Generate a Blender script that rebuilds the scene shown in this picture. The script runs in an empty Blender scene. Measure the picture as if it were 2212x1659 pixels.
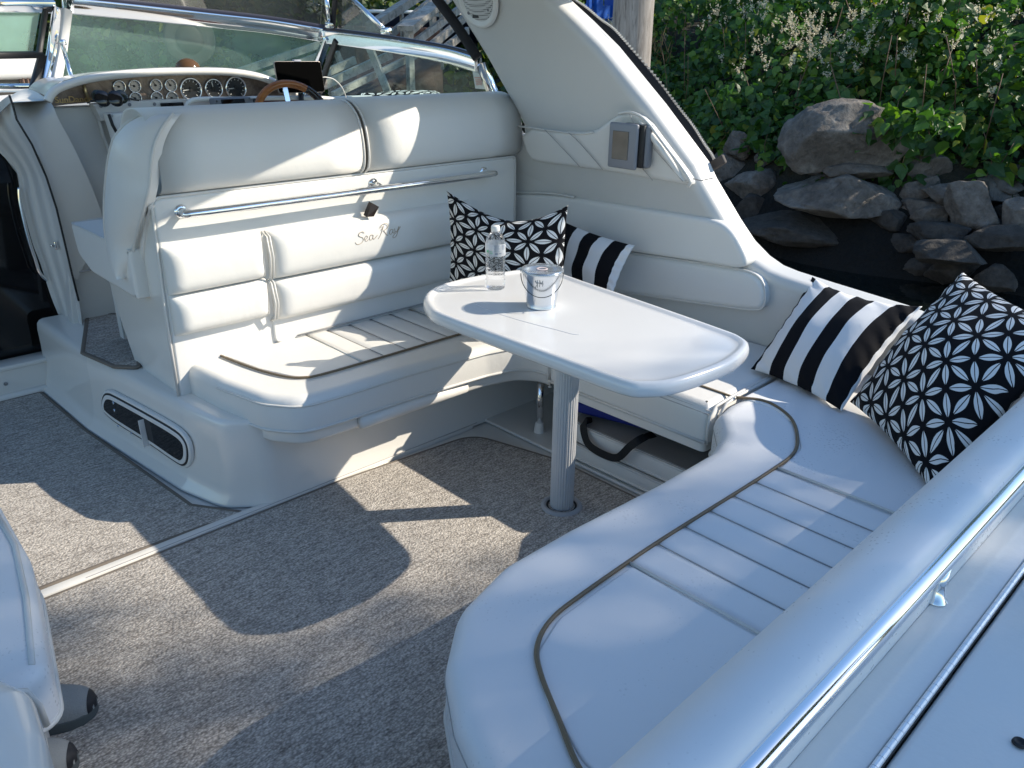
import bpy, bmesh, math, random
import numpy as np
from mathutils import Vector, Matrix, noise
from mathutils.geometry import delaunay_2d_cdt
R_ = math.radians
random.seed(7); rng = np.random.default_rng(7)
SC = bpy.context.scene
COL = SC.collection

# ------------------------------------------------------------------ camera, sky, sun
FPX = 1723.2; CX, CY = 1106.0, 829.5
RM = np.array([[0.71974295, -0.69415301, 0.01103096],
               [-0.26590297, -0.29031344, -0.91924628],
               [0.64130001, 0.65868786, -0.3935284]])      # world -> camera (x right, y down, z forward)
CAM = np.array([0.0, 0.0, 1.39])
cd = bpy.data.cameras.new('camera'); cam = bpy.data.objects.new('camera', cd); COL.objects.link(cam)
cd.sensor_width = 36; cd.lens = 36 * FPX / 2212.0; cd.clip_start = 0.02; cd.clip_end = 400
cam.matrix_world = Matrix(((RM[0][0], -RM[1][0], -RM[2][0], CAM[0]),
                           (RM[0][1], -RM[1][1], -RM[2][1], CAM[1]),
                           (RM[0][2], -RM[1][2], -RM[2][2], CAM[2]), (0, 0, 0, 1)))
SC.camera = cam
AZ, EL = -36.5, 33.3
SUN = Vector((math.cos(R_(AZ)) * math.cos(R_(EL)), math.sin(R_(AZ)) * math.cos(R_(EL)), math.sin(R_(EL))))
w = bpy.data.worlds.new('World'); SC.world = w; w.use_nodes = True
nt = w.node_tree; nt.nodes.clear()
sky = nt.nodes.new('ShaderNodeTexSky'); sky.sky_type = 'NISHITA'; sky.sun_disc = False
sky.ozone_density = 3.0; sky.air_density = 1.2; sky.dust_density = 0.3; sky.sun_elevation = R_(EL); sky.sun_rotation = R_(90 - AZ)
bg = nt.nodes.new('ShaderNodeBackground'); bg.inputs[1].default_value = 0.14
wo = nt.nodes.new('ShaderNodeOutputWorld')
hs = nt.nodes.new('ShaderNodeHueSaturation'); hs.inputs['Saturation'].default_value = 1.1
nt.links.new(sky.outputs[0], hs.inputs['Color']); nt.links.new(hs.outputs[0], bg.inputs[0]); nt.links.new(bg.outputs[0], wo.inputs[0])
sl = bpy.data.lights.new('sun', 'SUN'); sl.energy = 4.4; sl.angle = R_(0.5); sl.color = (1.0, 0.91, 0.77)
so = bpy.data.objects.new('sun', sl); COL.objects.link(so)
so.rotation_euler = SUN.to_track_quat('Z', 'Y').to_euler(); so.location = (8, -6, 9)
SC.view_settings.view_transform = 'Standard'; SC.view_settings.look = 'None'
SC.view_settings.exposure = 0.70; SC.view_settings.gamma = 1.0
SC.cycles.max_bounces = 7; SC.cycles.transparent_max_bounces = 16
try: SC.cycles.use_denoising = True
except Exception: pass

# ------------------------------------------------------------------ measuring helper: a point of the place from a sight line and a plane
def ray(px, py): return RM.T @ np.array([px - CX, py - CY, FPX])
def at(px, py, x=None, y=None, z=None, n=None, p0=None):
    d = ray(px, py)
    if z is not None: t = (z - CAM[2]) / d[2]
    elif y is not None: t = (y - CAM[1]) / d[1]
    elif x is not None: t = (x - CAM[0]) / d[0]
    else: t = np.dot(np.array(p0) - CAM, n) / np.dot(d, n)
    return Vector(CAM + t * d)
def at_dist(px, py, ref, dist, near=False):
    dr = ray(px, py); c0 = CAM - np.array(ref); a = dr @ dr; b = 2 * dr @ c0; c = c0 @ c0 - dist * dist
    D = b * b - 4 * a * c
    t = -b / 2 / a if D < 0 else (-b + (-1 if near else 1) * D ** .5) / 2 / a
    return Vector(CAM + t * dr)

# ------------------------------------------------------------------ materials
MATS = {}
class NT:
    def __init__(s, name):
        s.m = bpy.data.materials.new(name); s.m.use_nodes = True; s.t = s.m.node_tree
        s.b = s.t.nodes.get('Principled BSDF'); s.out = s.t.nodes.get('Material Output')
    def n(s, k, **kw):
        o = s.t.nodes.new(k)
        for a, v in kw.items(): setattr(o, a, v)
        return o
    def l(s, a, b): s.t.links.new(a, b)
    def math(s, op, a, b=None, c=None):
        o = s.n('ShaderNodeMath', operation=op)
        for i, v in enumerate((a, b, c)):
            if v is None: continue
            if isinstance(v, (int, float)): o.inputs[i].default_value = v
            else: s.l(v, o.inputs[i])
        return o.outputs[0]
    def noise(s, scale, detail=3, vec=None, rough=0.55, stretch=None, dist=0):
        if vec is None:
            tc = s.n('ShaderNodeTexCoord'); vec = tc.outputs['Object']
        if stretch:
            mp = s.n('ShaderNodeMapping'); mp.inputs['Scale'].default_value = stretch
            s.l(vec, mp.inputs[0]); vec = mp.outputs[0]
        o = s.n('ShaderNodeTexNoise'); o.inputs['Scale'].default_value = scale
        o.inputs['Detail'].default_value = detail; o.inputs['Roughness'].default_value = rough
        o.inputs['Distortion'].default_value = dist
        s.l(vec, o.inputs['Vector']); return o.outputs['Fac']
    def ramp(s, fac, stops):
        o = s.n('ShaderNodeValToRGB'); e = o.color_ramp.elements
        while len(e) < len(stops): e.new(0.5)
        for i, (p, c) in enumerate(stops):
            e[i].position = p; e[i].color = (*c, 1)
        s.l(fac, o.inputs[0]); return o.outputs[0]
    def bump(s, h, strength, dist=0.01):
        o = s.n('ShaderNodeBump'); o.inputs['Strength'].default_value = strength
        o.inputs['Distance'].default_value = dist; s.l(h, o.inputs['Height'])
        s.l(o.outputs[0], s.b.inputs['Normal']); return o
    def set(s, **kw):
        for k, v in kw.items():
            k = k.replace('_', ' ').title() if k not in ('IOR',) else k
            i = s.b.inputs[k]
            i.default_value = (*v, 1) if isinstance(v, tuple) and len(v) == 3 else v
def plain(name, col, rough=0.5, metal=0.0, bump=None, var=0.0, spec=None, coat=0):
    if name in MATS: return MATS[name]
    s = NT(name); s.set(base_color=col, roughness=rough, metallic=metal)
    if spec is not None: s.b.inputs['Specular IOR Level'].default_value = spec
    if coat: s.b.inputs['Coat Weight'].default_value = coat; s.b.inputs['Coat Roughness'].default_value = 0.08
    if var:
        f = s.noise(6, 4)
        c = s.ramp(f, [(0.3, tuple(x * (1 - var) for x in col)), (0.7, tuple(min(1, x * (1 + var)) for x in col))])
        s.l(c, s.b.inputs['Base Color'])
    if bump:
        s.bump(s.noise(bump[0], 3), bump[1], bump[2] if len(bump) > 2 else 0.002)
    MATS[name] = s.m; return s.m

def m_vinyl(name, col, rough=0.42):
    s = NT(name); s.set(roughness=rough)
    f = s.noise(3, 4)
    s.l(s.ramp(f, [(0.3, tuple(x * .965 for x in col)), (0.7, col)]), s.b.inputs['Base Color'])
    g = s.n('ShaderNodeTexVoronoi'); g.inputs['Scale'].default_value = 620
    tc = s.n('ShaderNodeTexCoord'); s.l(tc.outputs['Object'], g.inputs['Vector'])
    big = s.noise(8, 3, dist=.8)
    h = s.math('ADD', s.math('MULTIPLY', g.outputs['Distance'], 0.10), s.math('MULTIPLY', big, 1.2))
    s.bump(h, 0.34, 0.004)
    s.b.inputs['Roughness'].default_value = rough
    MATS[name] = s.m; return s.m
def m_wet(name, col):      # vinyl carrying dew drops
    s = NT(name); s.set(base_color=col)
    tc = s.n('ShaderNodeTexCoord')
    v = s.n('ShaderNodeTexVoronoi'); v.inputs['Scale'].default_value = 95; v.inputs['Randomness'].default_value = 1
    s.l(tc.outputs['Object'], v.inputs['Vector'])
    n2 = s.noise(7, 3)
    rad = s.math('MULTIPLY', s.math('SUBTRACT', n2, 0.42), 1.3)
    drop = s.math('MAXIMUM', s.math('SUBTRACT', rad, v.outputs['Distance']), 0.0)
    fine = s.noise(160, 2)
    h = s.math('ADD', s.math('MULTIPLY', drop, 1.0), s.math('MULTIPLY', fine, 0.03))
    h = s.math('ADD', h, s.math('MULTIPLY', s.noise(9, 2), 0.9))
    s.bump(h, 0.45, 0.004)
    r = s.math('SUBTRACT', 0.42, s.math('MULTIPLY', s.math('GREATER_THAN', drop, 0.01), 0.3))
    s.l(r, s.b.inputs['Roughness'])
    MATS[name] = s.m; return s.m
VIN = m_vinyl('white_vinyl', (0.71, 0.695, 0.66))
VINW = m_wet('dewy_white_vinyl', (0.71, 0.715, 0.72))
PIPE = plain('vinyl_piping', (0.62, 0.605, 0.57), 0.4)
SEAM = plain('seam_thread', (0.36, 0.35, 0.34), 0.7)
TAN = plain('tan_piping', (0.16, 0.115, 0.065), 0.5)
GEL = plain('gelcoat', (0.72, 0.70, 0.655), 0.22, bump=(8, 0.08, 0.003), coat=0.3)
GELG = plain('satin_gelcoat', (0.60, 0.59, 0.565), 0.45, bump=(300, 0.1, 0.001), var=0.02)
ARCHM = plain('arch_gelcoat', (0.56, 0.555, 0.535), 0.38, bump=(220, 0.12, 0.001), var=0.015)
CHROME = plain('polished_steel', (0.82, 0.82, 0.82), 0.07, 1.0, bump=(5, 0.05, 0.01))
BRUSH = plain('brushed_aluminium', (0.62, 0.62, 0.62), 0.32, 1.0)
BLACK = plain('black_rubber', (0.012, 0.012, 0.013), 0.55)
GLOSSB = plain('black_glass', (0.004, 0.004, 0.005), 0.06)
DARK = plain('dark_opening', (0.006, 0.006, 0.006), 0.5)
GREYP = plain('grey_plastic', (0.16, 0.17, 0.19), 0.4, bump=(200, .1, .001))
CANV = plain('black_canvas', (0.015, 0.015, 0.018), 0.85, bump=(250, 0.4, 0.002))
WPL = plain('white_plastic', (0.72, 0.71, 0.68), 0.35)
BLUE = plain('blue_fabric', (0.008, 0.02, 0.19), 0.7)
WEB = plain('black_webbing', (0.008, 0.008, 0.009), 0.8)
GREYV = plain('grey_vinyl_bottom', (0.27, 0.255, 0.235), 0.7, bump=(40, 0.3, 0.004), var=.06)

def m_carpet(name='carpet', base=1.0):
    s = NT(name); s.set(roughness=0.95)
    s.b.inputs['Specular IOR Level'].default_value = 0.1
    tc = s.n('ShaderNodeTexCoord')
    mp = s.n('ShaderNodeMapping'); mp.inputs['Scale'].default_value = (1, 1.7, 1)
    s.l(tc.outputs['Object'], mp.inputs[0])
    v = s.n('ShaderNodeTexVoronoi'); v.inputs['Scale'].default_value = 135
    s.l(mp.outputs[0], v.inputs['Vector'])
    st = s.noise(20, 5, stretch=(1, 5.0, 1), rough=0.75)
    n2 = s.noise(120, 2, stretch=(1, 1.6, 1))
    f = s.math('ADD', s.math('MULTIPLY', st, 0.75), s.math('MULTIPLY', v.outputs['Color'] if False else n2, 0.5))
    c = s.ramp(f, [(0.42, tuple(base * q for q in (0.24, 0.215, 0.19))), (0.60, tuple(base * q for q in (0.48, 0.44, 0.395))), (0.80, tuple(base * q for q in (0.78, 0.72, 0.65)))])
    dk = s.ramp(v.outputs['Distance'], [(0.25, (1, 1, 1)), (0.75, (0.36, 0.36, 0.36))])
    mx = s.n('ShaderNodeMixRGB', blend_type='MULTIPLY'); mx.inputs[0].default_value = 0.7
    s.l(c, mx.inputs[1]); s.l(dk, mx.inputs[2]); s.l(mx.outputs[0], s.b.inputs['Base Color'])
    s.bump(s.math('SUBTRACT', 1.0, v.outputs['Distance']), 0.6, 0.004)
    MATS[name] = s.m; return s.m
CARP = m_carpet()
BIND = plain('carpet_binding', (0.16, 0.135, 0.11), 0.85)

def m_flower():
    s = NT('petal_print'); s.set(roughness=0.85); s.b.inputs['Specular IOR Level'].default_value = 0.15
    uv = s.n('ShaderNodeUVMap'); sp = s.n('ShaderNodeSeparateXYZ')
    s.l(uv.outputs[0], sp.inputs[0])
    def q(c):
        f = s.math('FRACT', s.math('MULTIPLY', c, 1.0))
        return s.math('ABSOLUTE', s.math('SUBTRACT', f, 0.5))
    x = q(sp.outputs[0]); y = q(sp.outputs[1])            # 0 = node centre
    def lens(along, across, L, wd, gap):
        t = s.math('DIVIDE', s.math('SUBTRACT', along, gap), L - 2 * gap)
        t = s.math('MINIMUM', s.math('MAXIMUM', t, 0.0), 1.0)
        wv = s.math('MULTIPLY', s.math('POWER', s.math('SINE', s.math('MULTIPLY', t, math.pi)), 0.85), wd)
        a = s.math('ABSOLUTE', across)
        return s.math('MULTIPLY', s.math('LESS_THAN', a, wv), s.math('GREATER_THAN', a, 0.010))
    A = lens(x, y, 1.0, 0.09, 0.20); B = lens(y, x, 1.0, 0.09, 0.20)
    d1 = s.math('MULTIPLY', s.math('ADD', x, y), 0.7071); d2 = s.math('MULTIPLY', s.math('SUBTRACT', x, y), 0.7071)
    C = lens(d1, d2, 0.7071, 0.09, 0.08)
    m = s.math('MAXIMUM', s.math('MAXIMUM', A, B), C)
    s.l(s.ramp(m, [(0.4, (0.007, 0.007, 0.009)), (0.6, (0.70, 0.70, 0.69))]), s.b.inputs['Base Color'])
    h = s.math('ADD', s.noise(500, 1), s.math('MULTIPLY', s.noise(9, 3), 8))
    s.bump(h, 0.22, 0.002)
    MATS['flower'] = s.m; return s.m
def m_stripe():
    s = NT('stripe_print'); s.set(roughness=0.85); s.b.inputs['Specular IOR Level'].default_value = 0.15
    uv = s.n('ShaderNodeUVMap'); sp = s.n('ShaderNodeSeparateXYZ'); s.l(uv.outputs[0], sp.inputs[0])
    m = s.math('GREATER_THAN', s.math('FRACT', sp.outputs[0]), 0.5)
    s.l(s.ramp(m, [(0.4, (0.007, 0.007, 0.009)), (0.6, (0.72, 0.72, 0.72))]), s.b.inputs['Base Color'])
    h = s.math('ADD', s.noise(500, 1), s.math('MULTIPLY', s.noise(8, 3), 9))
    s.bump(h, 0.25, 0.002)
    MATS['stripe'] = s.m; return s.m
FLOWER = m_flower(); STRIPE = m_stripe()

def m_wood(name, a, b, rough=0.75, sc=3, stretch=(1, 1, 1), bs=0.4, crack=False):
    s = NT(name); s.set(roughness=rough)
    f = s.noise(sc, 6, stretch=stretch, rough=0.7, dist=0.6)
    c = s.ramp(f, [(0.32, a), (0.68, b)])
    if crack:
        k = s.noise(sc * 3.0, 3, stretch=stretch, rough=0.6)
        dk = s.ramp(k, [(0.35, (0.25, 0.22, 0.2)), (0.45, (1, 1, 1))])
        mx = s.n('ShaderNodeMixRGB', blend_type='MULTIPLY'); mx.inputs[0].default_value = 0.5
        s.l(c, mx.inputs[1]); s.l(dk, mx.inputs[2]); c = mx.outputs[0]
    s.l(c, s.b.inputs['Base Color']); s.bump(f, bs, 0.01)
    MATS[name] = s.m; return s.m
PILE = m_wood('weathered_piling', (0.17, 0.145, 0.125), (0.36, 0.33, 0.30), sc=7, stretch=(3, 3, 0.35), crack=True)
PEDM = plain('fluted_aluminium', (0.55, 0.56, 0.57), 0.42, 0.25)
PLANK = m_wood('weathered_plank', (0.20, 0.18, 0.15), (0.42, 0.39, 0.34), sc=6, stretch=(1, 1, 1), crack=True)
BURL = m_wood('burl_veneer', (0.07, 0.048, 0.038), (0.34, 0.26, 0.21), rough=0.18, sc=14, bs=0.02)
BURLR = m_wood('red_burl_veneer', (0.09, 0.02, 0.015), (0.20, 0.06, 0.05), rough=0.2, sc=14, bs=0.02)
WHEELW = m_wood('varnished_wood', (0.20, 0.06, 0.012), (0.42, 0.15, 0.035), rough=0.12, sc=9, stretch=(1, 5, 5), bs=0.02)
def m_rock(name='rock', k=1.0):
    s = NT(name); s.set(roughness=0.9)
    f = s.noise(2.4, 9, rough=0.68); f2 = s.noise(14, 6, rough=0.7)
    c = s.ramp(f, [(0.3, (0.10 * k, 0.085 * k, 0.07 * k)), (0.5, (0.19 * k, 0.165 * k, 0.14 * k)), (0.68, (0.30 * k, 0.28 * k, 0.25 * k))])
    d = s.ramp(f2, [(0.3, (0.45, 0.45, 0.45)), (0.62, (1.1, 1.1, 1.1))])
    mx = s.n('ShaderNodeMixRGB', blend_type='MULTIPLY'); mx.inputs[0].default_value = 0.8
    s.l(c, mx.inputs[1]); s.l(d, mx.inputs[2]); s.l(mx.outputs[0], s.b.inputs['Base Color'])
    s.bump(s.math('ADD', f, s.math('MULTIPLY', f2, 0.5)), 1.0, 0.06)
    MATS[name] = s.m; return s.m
ROCK = m_rock('rock', 0.95); ROCKD = m_rock('dark_rock', 0.35)  # darker copy for wet stones and, as shade in the colour, shadowed stones
def m_leaf(name, stops, trans=0.35):
    s = NT(name); s.set(roughness=0.5)
    g = s.n('ShaderNodeNewGeometry')
    c = s.ramp(g.outputs['Random Per Island'], stops)
    s.l(c, s.b.inputs['Base Color'])
    tr = s.n('ShaderNodeBsdfTranslucent')
    hs = s.n('ShaderNodeHueSaturation'); hs.inputs['Value'].default_value = 1.6; hs.inputs['Saturation'].default_value = 1.15
    s.l(c, hs.inputs['Color']); s.l(hs.outputs[0], tr.inputs[0])
    mx = s.n('ShaderNodeMixShader'); mx.inputs[0].default_value = trans
    s.l(s.b.outputs[0], mx.inputs[1]); s.l(tr.outputs[0], mx.inputs[2]); s.l(mx.outputs[0], s.out.inputs[0])
    MATS[name] = s.m; return s.m
LEAF = m_leaf('knotweed_leaf', [(0.0, (0.022, 0.065, 0.013)), (0.6, (0.055, 0.13, 0.024)), (0.93, (0.13, 0.24, 0.035)), (1.0, (0.30, 0.28, 0.05))])
LEAF2 = m_leaf('tree_leaf', [(0.0, (0.025, 0.05, 0.012)), (0.6, (0.06, 0.11, 0.025)), (0.9, (0.13, 0.18, 0.03)), (1.0, (0.30, 0.24, 0.05))])
BLOOM = m_leaf('cream_blossom', [(0.0, (0.42, 0.38, 0.27)), (1.0, (0.66, 0.62, 0.48))], 0.3)
TWIG = plain('twig', (0.10, 0.07, 0.045), 0.9)
GRASSD = m_leaf('dry_grass', [(0.0, (0.22, 0.13, 0.05)), (1.0, (0.42, 0.28, 0.12))], 0.25)
def m_soil():
    s = NT('bank_soil'); s.set(roughness=0.95)
    f = s.noise(1.5, 8, rough=0.7)
    ge = s.n('ShaderNodeNewGeometry'); sp = s.n('ShaderNodeSeparateXYZ'); s.l(ge.outputs['Position'], sp.inputs[0])
    wet = s.ramp(s.math('ADD', sp.outputs[2], 0.5), [(0.30, (0.10, 0.10, 0.10)), (0.72, (1, 1, 1))])       # soil colour darkens downwards towards the water
    mx = s.n('ShaderNodeMixRGB', blend_type='MULTIPLY'); mx.inputs[0].default_value = 1.0
    s.l(s.ramp(f, [(0.3, (0.010, 0.011, 0.006)), (0.7, (0.040, 0.036, 0.022))]), mx.inputs[1]); s.l(wet, mx.inputs[2]); s.l(mx.outputs[0], s.b.inputs['Base Color'])
    s.bump(s.noise(7, 6), 1.0, 0.1); return s.m
SOIL = m_soil()
def m_water():
    s = NT('dark_water'); s.set(base_color=(0.006, 0.009, 0.008), roughness=0.04)
    s.b.inputs['Specular IOR Level'].default_value = 0.45
    s.bump(s.noise(2.2, 4, stretch=(1, 1, 1)), 0.25, 0.03); return s.m
WATER = m_water()
def m_glass(name, tint, haze, refl=1.0, gcol=(0.45, 0.55, 0.5)):
    s = NT(name); t = s.t
    tr = s.n('ShaderNodeBsdfTransparent'); tr.inputs[0].default_value = (*tint, 1)
    gl = s.n('ShaderNodeBsdfGlossy'); gl.inputs['Roughness'].default_value = 0.03
    ge = s.n('ShaderNodeNewGeometry'); dt = s.n('ShaderNodeVectorMath', operation='DOT_PRODUCT'); s.l(ge.outputs['Incoming'], dt.inputs[0]); s.l(ge.outputs['Normal'], dt.inputs[1])
    sch = s.math('ADD', 0.05, s.math('MULTIPLY', s.math('POWER', s.math('SUBTRACT', 1.0, s.math('ABSOLUTE', dt.outputs['Value'])), 5.0), 0.95))
    m1 = s.n('ShaderNodeMixShader'); s.l(s.math('MULTIPLY', sch, refl), m1.inputs[0]); s.l(tr.outputs[0], m1.inputs[1]); s.l(gl.outputs[0], m1.inputs[2])
    df = s.n('ShaderNodeBsdfDiffuse'); df.inputs[0].default_value = (*gcol, 1)
    m2 = s.n('ShaderNodeMixShader')
    nz = s.noise(2.2, 5); s.l(s.math('MULTIPLY', nz, haze * 2), m2.inputs[0])
    s.l(m1.outputs[0], m2.inputs[1]); s.l(df.outputs[0], m2.inputs[2]); s.l(m2.outputs[0], s.out.inputs[0])
    MATS[name] = s.m; return s.m
GLASS = m_glass('tinted_glass', (0.74, 0.90, 0.83), 0.04)
GLASSH = m_glass('hazy_tinted_glass', (0.78, 0.93, 0.87), 0.30, gcol=(0.42, 0.66, 0.58))  # teal veil: dirt plus reflections painted into the pane colour
VINYLW = m_glass('clear_vinyl_window', (0.42, 0.42, 0.40), 0.16, 2.5, gcol=(0.3, 0.3, 0.28))
PET = None
def m_pet():
    s = NT('clear_plastic'); s.set(base_color=(0.98, 0.99, 1.0), roughness=0.05)
    s.b.inputs['Transmission Weight'].default_value = 1.0; s.b.inputs['IOR'].default_value = 1.25
    s.bump(s.noise(60, 2), 0.15, 0.003)
    lp = s.n('ShaderNodeBsdfTransparent'); mx = s.n('ShaderNodeMixShader'); mx.inputs[0].default_value = 0.35
    s.l(s.b.outputs[0], mx.inputs[1]); s.l(lp.outputs[0], mx.inputs[2]); s.l(mx.outputs[0], s.out.inputs[0]); return s.m
PET = m_pet()
GALV = plain('galvanised_tin', (0.62, 0.66, 0.70), 0.2, 1.0, bump=(9, 0.25, 0.004))
LID = m_glass('clear_lid', (0.75, 0.78, 0.8), 0.18, 1.6, gcol=(.6, .65, .7))

# ------------------------------------------------------------------ mesh helpers
def mesh_obj(name, vs, fs, mat, parent=None, smooth=True, uvs=None, warp=None):
    if warp: vs = [warp(Vector(v)) for v in vs]
    if isinstance(parent, bpy.types.Object) and parent.type == 'MESH' or parent is not None: off = WLOC[parent.name]
    else:
        a = np.array([tuple(v) for v in vs]); off = Vector(((a[:, 0].min() + a[:, 0].max()) / 2, (a[:, 1].min() + a[:, 1].max()) / 2, a[:, 2].min()))
    me = bpy.data.meshes.new(name)
    me.from_pydata([tuple(Vector(v) - off) for v in vs], [], fs)
    if smooth: me.polygons.foreach_set('use_smooth', [True] * len(me.polygons))
    if uvs is not None:
        ul = me.uv_layers.new(name='UVMap')
        for lp in me.loops: ul.data[lp.index].uv = uvs[lp.vertex_index]
    mats = mat if isinstance(mat, list) else [mat]
    for m in mats: me.materials.append(m)
    me.update()
    o = bpy.data.objects.new(name, me); COL.objects.link(o)
    if parent is None: o.location = off
    else: o.parent = parent
    WLOC[o.name] = off
    return o
WLOC = {}
def empty(name, loc):
    o = bpy.data.objects.new(name, None); COL.objects.link(o); o.location = loc; o.empty_display_size = 0.1
    WLOC[o.name] = Vector(loc); return o
def tag(o, label=None, cat=None, group=None, kind=None):
    if label: o['label'] = label
    if cat: o['category'] = cat
    if group: o['group'] = group
    if kind: o['kind'] = kind
    return o
class MB:
    def __init__(s): s.v = []; s.f = []; s.uv = []; s.flat = []
    def add(s, vs, fs):
        b = len(s.v); s.v += [Vector(v) for v in vs]; s.f += [tuple(i + b for i in f) for f in fs]
    def build(s, name, mat, parent=None, smooth=False, warp=None, auto=None, uvs=None):
        o = mesh_obj(name, s.v, s.f, mat, parent, smooth or bool(auto), warp=warp, uvs=uvs)
        if smooth or auto:
            for k in s.flat: o.data.polygons[k].use_smooth = False
        if auto: sharp(o, auto)
        return o
    def box(s, c, sz, rot=None):
        c = Vector(c); h = Vector(sz) / 2
        vs = [Vector((x * h.x, y * h.y, z * h.z)) for x in (-1, 1) for y in (-1, 1) for z in (-1, 1)]
        if rot is not None: vs = [rot @ v for v in vs]
        s.add([c + v for v in vs], [(0, 1, 3, 2), (4, 6, 7, 5), (0, 4, 5, 1), (2, 3, 7, 6), (0, 2, 6, 4), (1, 5, 7, 3)])
    def rbox(s, c, sz, r=0.01, seg=3, rot=None):
        bm = bmesh.new(); bmesh.ops.create_cube(bm, size=1)
        for v in bm.verts: v.co = Vector((v.co.x * sz[0], v.co.y * sz[1], v.co.z * sz[2]))
        bmesh.ops.bevel(bm, geom=bm.edges[:], offset=r, segments=seg, affect='EDGES', profile=0.5)
        vs = [v.co.copy() for v in bm.verts]
        if rot is not None: vs = [rot @ v for v in vs]
        s.add([Vector(c) + v for v in vs], [tuple(v.index for v in f.verts) for f in bm.faces]); bm.free()
    def tube(s, pts, r, n=8, closed=False, caps=True, flat=None):
        pts = [Vector(p) for p in pts]; m = len(pts)
        rr = r if isinstance(r, (list, tuple)) else [r] * m
        up = None; rings = []
        for i, p in enumerate(pts):
            a = pts[(i - 1) % m] if (closed or i > 0) else pts[i]; b = pts[(i + 1) % m] if (closed or i < m - 1) else pts[i]
            t = (b - a).normalized()
            if up is None: up = Vector((0, 0, 1)) if abs(t.z) < 0.9 else Vector((1, 0, 0))
            sx = t.cross(up).normalized(); up = sx.cross(t).normalized()
            k = flat or 1.0
            rings.append([p + (sx * math.cos(2 * math.pi * j / n) + up * k * math.sin(2 * math.pi * j / n)) * rr[i] for j in range(n)])
        vs = [v for rg in rings for v in rg]; fs = []
        for i in range(m if closed else m - 1):
            for j in range(n):
                a = i * n + j; b = i * n + (j + 1) % n; c = ((i + 1) % m) * n + (j + 1) % n; d = ((i + 1) % m) * n + j
                fs.append((a, d, c, b))
        if caps and not closed: fs += [tuple(range(n)), tuple((m - 1) * n + j for j in reversed(range(n)))]
        s.add(vs, fs)
    def beam(s, a, b, wd, th, up=(0, 0, 1)):
        a = Vector(a); b = Vector(b); t = (b - a).normalized(); sx = t.cross(Vector(up)).normalized(); u = sx.cross(t).normalized()
        vs = [p + sx * (i * wd / 2) + u * (j * th / 2) for p in (a, b) for i, j in ((-1, -1), (1, -1), (1, 1), (-1, 1))]
        s.add(vs, [(0, 1, 2, 3), (7, 6, 5, 4), (0, 4, 5, 1), (1, 5, 6, 2), (2, 6, 7, 3), (3, 7, 4, 0)])
    def lathe(s, c, prof, n=32, axis=None, caps=True):
        c = Vector(c); q = Vector((0, 0, 1)).rotation_difference(Vector(axis).normalized()) if axis is not None else None
        vs = []
        for r, z in prof:
            for j in range(n):
                v = Vector((r * math.cos(2 * math.pi * j / n), r * math.sin(2 * math.pi * j / n), z))
                vs.append(c + (q @ v if q else v))
        fs = []
        for i in range(len(prof) - 1):
            for j in range(n):
                fs.append((i * n + j, i * n + (j + 1) % n, (i + 1) * n + (j + 1) % n, (i + 1) * n + j))
        if caps:
            fs.append(tuple(reversed(range(n)))); k = (len(prof) - 1) * n; fs.append(tuple(k + j for j in range(n)))
        s.add(vs, fs)
def sharp(o, ang=35):
    me = o.data; bm = bmesh.new(); bm.from_mesh(me)
    for e in bm.edges:
        e.smooth = not (len(e.link_faces) == 2 and e.calc_face_angle(0) > R_(ang))
    bm.to_mesh(me); bm.free()
def smooth2(pts, it=2, closed=False):       # corner cutting
    pts = [Vector(p) for p in pts]
    for _ in range(it):
        out = []; m = len(pts)
        if not closed: out.append(pts[0])
        for i in range(m if closed else m - 1):
            a, b = pts[i], pts[(i + 1) % m]
            out += [a * .75 + b * .25, a * .25 + b * .75]
        if not closed: out.append(pts[-1])
        pts = out
    return pts
def catmull(pts, k=6, closed=False):
    pts = [Vector(p) for p in pts]; m = len(pts); out = []
    for i in range(m if closed else m - 1):
        p0 = pts[(i - 1) % m] if closed or i > 0 else pts[i]; p1 = pts[i]; p2 = pts[(i + 1) % m]
        p3 = pts[(i + 2) % m] if closed or i < m - 2 else p2
        for j in range(k):
            t = j / k
            out.append(0.5 * ((2 * p1) + (p2 - p0) * t + (2 * p0 - 5 * p1 + 4 * p2 - p3) * t * t + (3 * p1 - p0 - 3 * p2 + p3) * t ** 3))
    if not closed: out.append(pts[-1])
    return out
def rounded(poly, rads, seg=6):
    """2D polygon with rounded corners; rads is one radius or one per corner"""
    poly = [Vector(p) for p in poly]; n = len(poly); out = []
    if not isinstance(rads, (list, tuple)): rads = [rads] * n
    for i in range(n):
        p = poly[i]; a = (poly[i - 1] - p); b = (poly[(i + 1) % n] - p); r = rads[i]
        if r < 1e-4: out.append(p); continue
        an = a.normalized(); bn = b.normalized(); th = an.angle(bn)
        d = min(r / math.tan(th / 2), a.length * .49, b.length * .49); 
        A = p + an * d; B = p + bn * d
        for j in range(seg + 1):
            t = j / seg; out.append((A * (1 - t) + p * t) * (1 - t) + (p * (1 - t) + B * t) * t)
    return out
def area2(p): return 0.5 * sum(p[i - 1][0] * p[i][1] - p[i][0] * p[i - 1][1] for i in range(len(p)))
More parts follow.
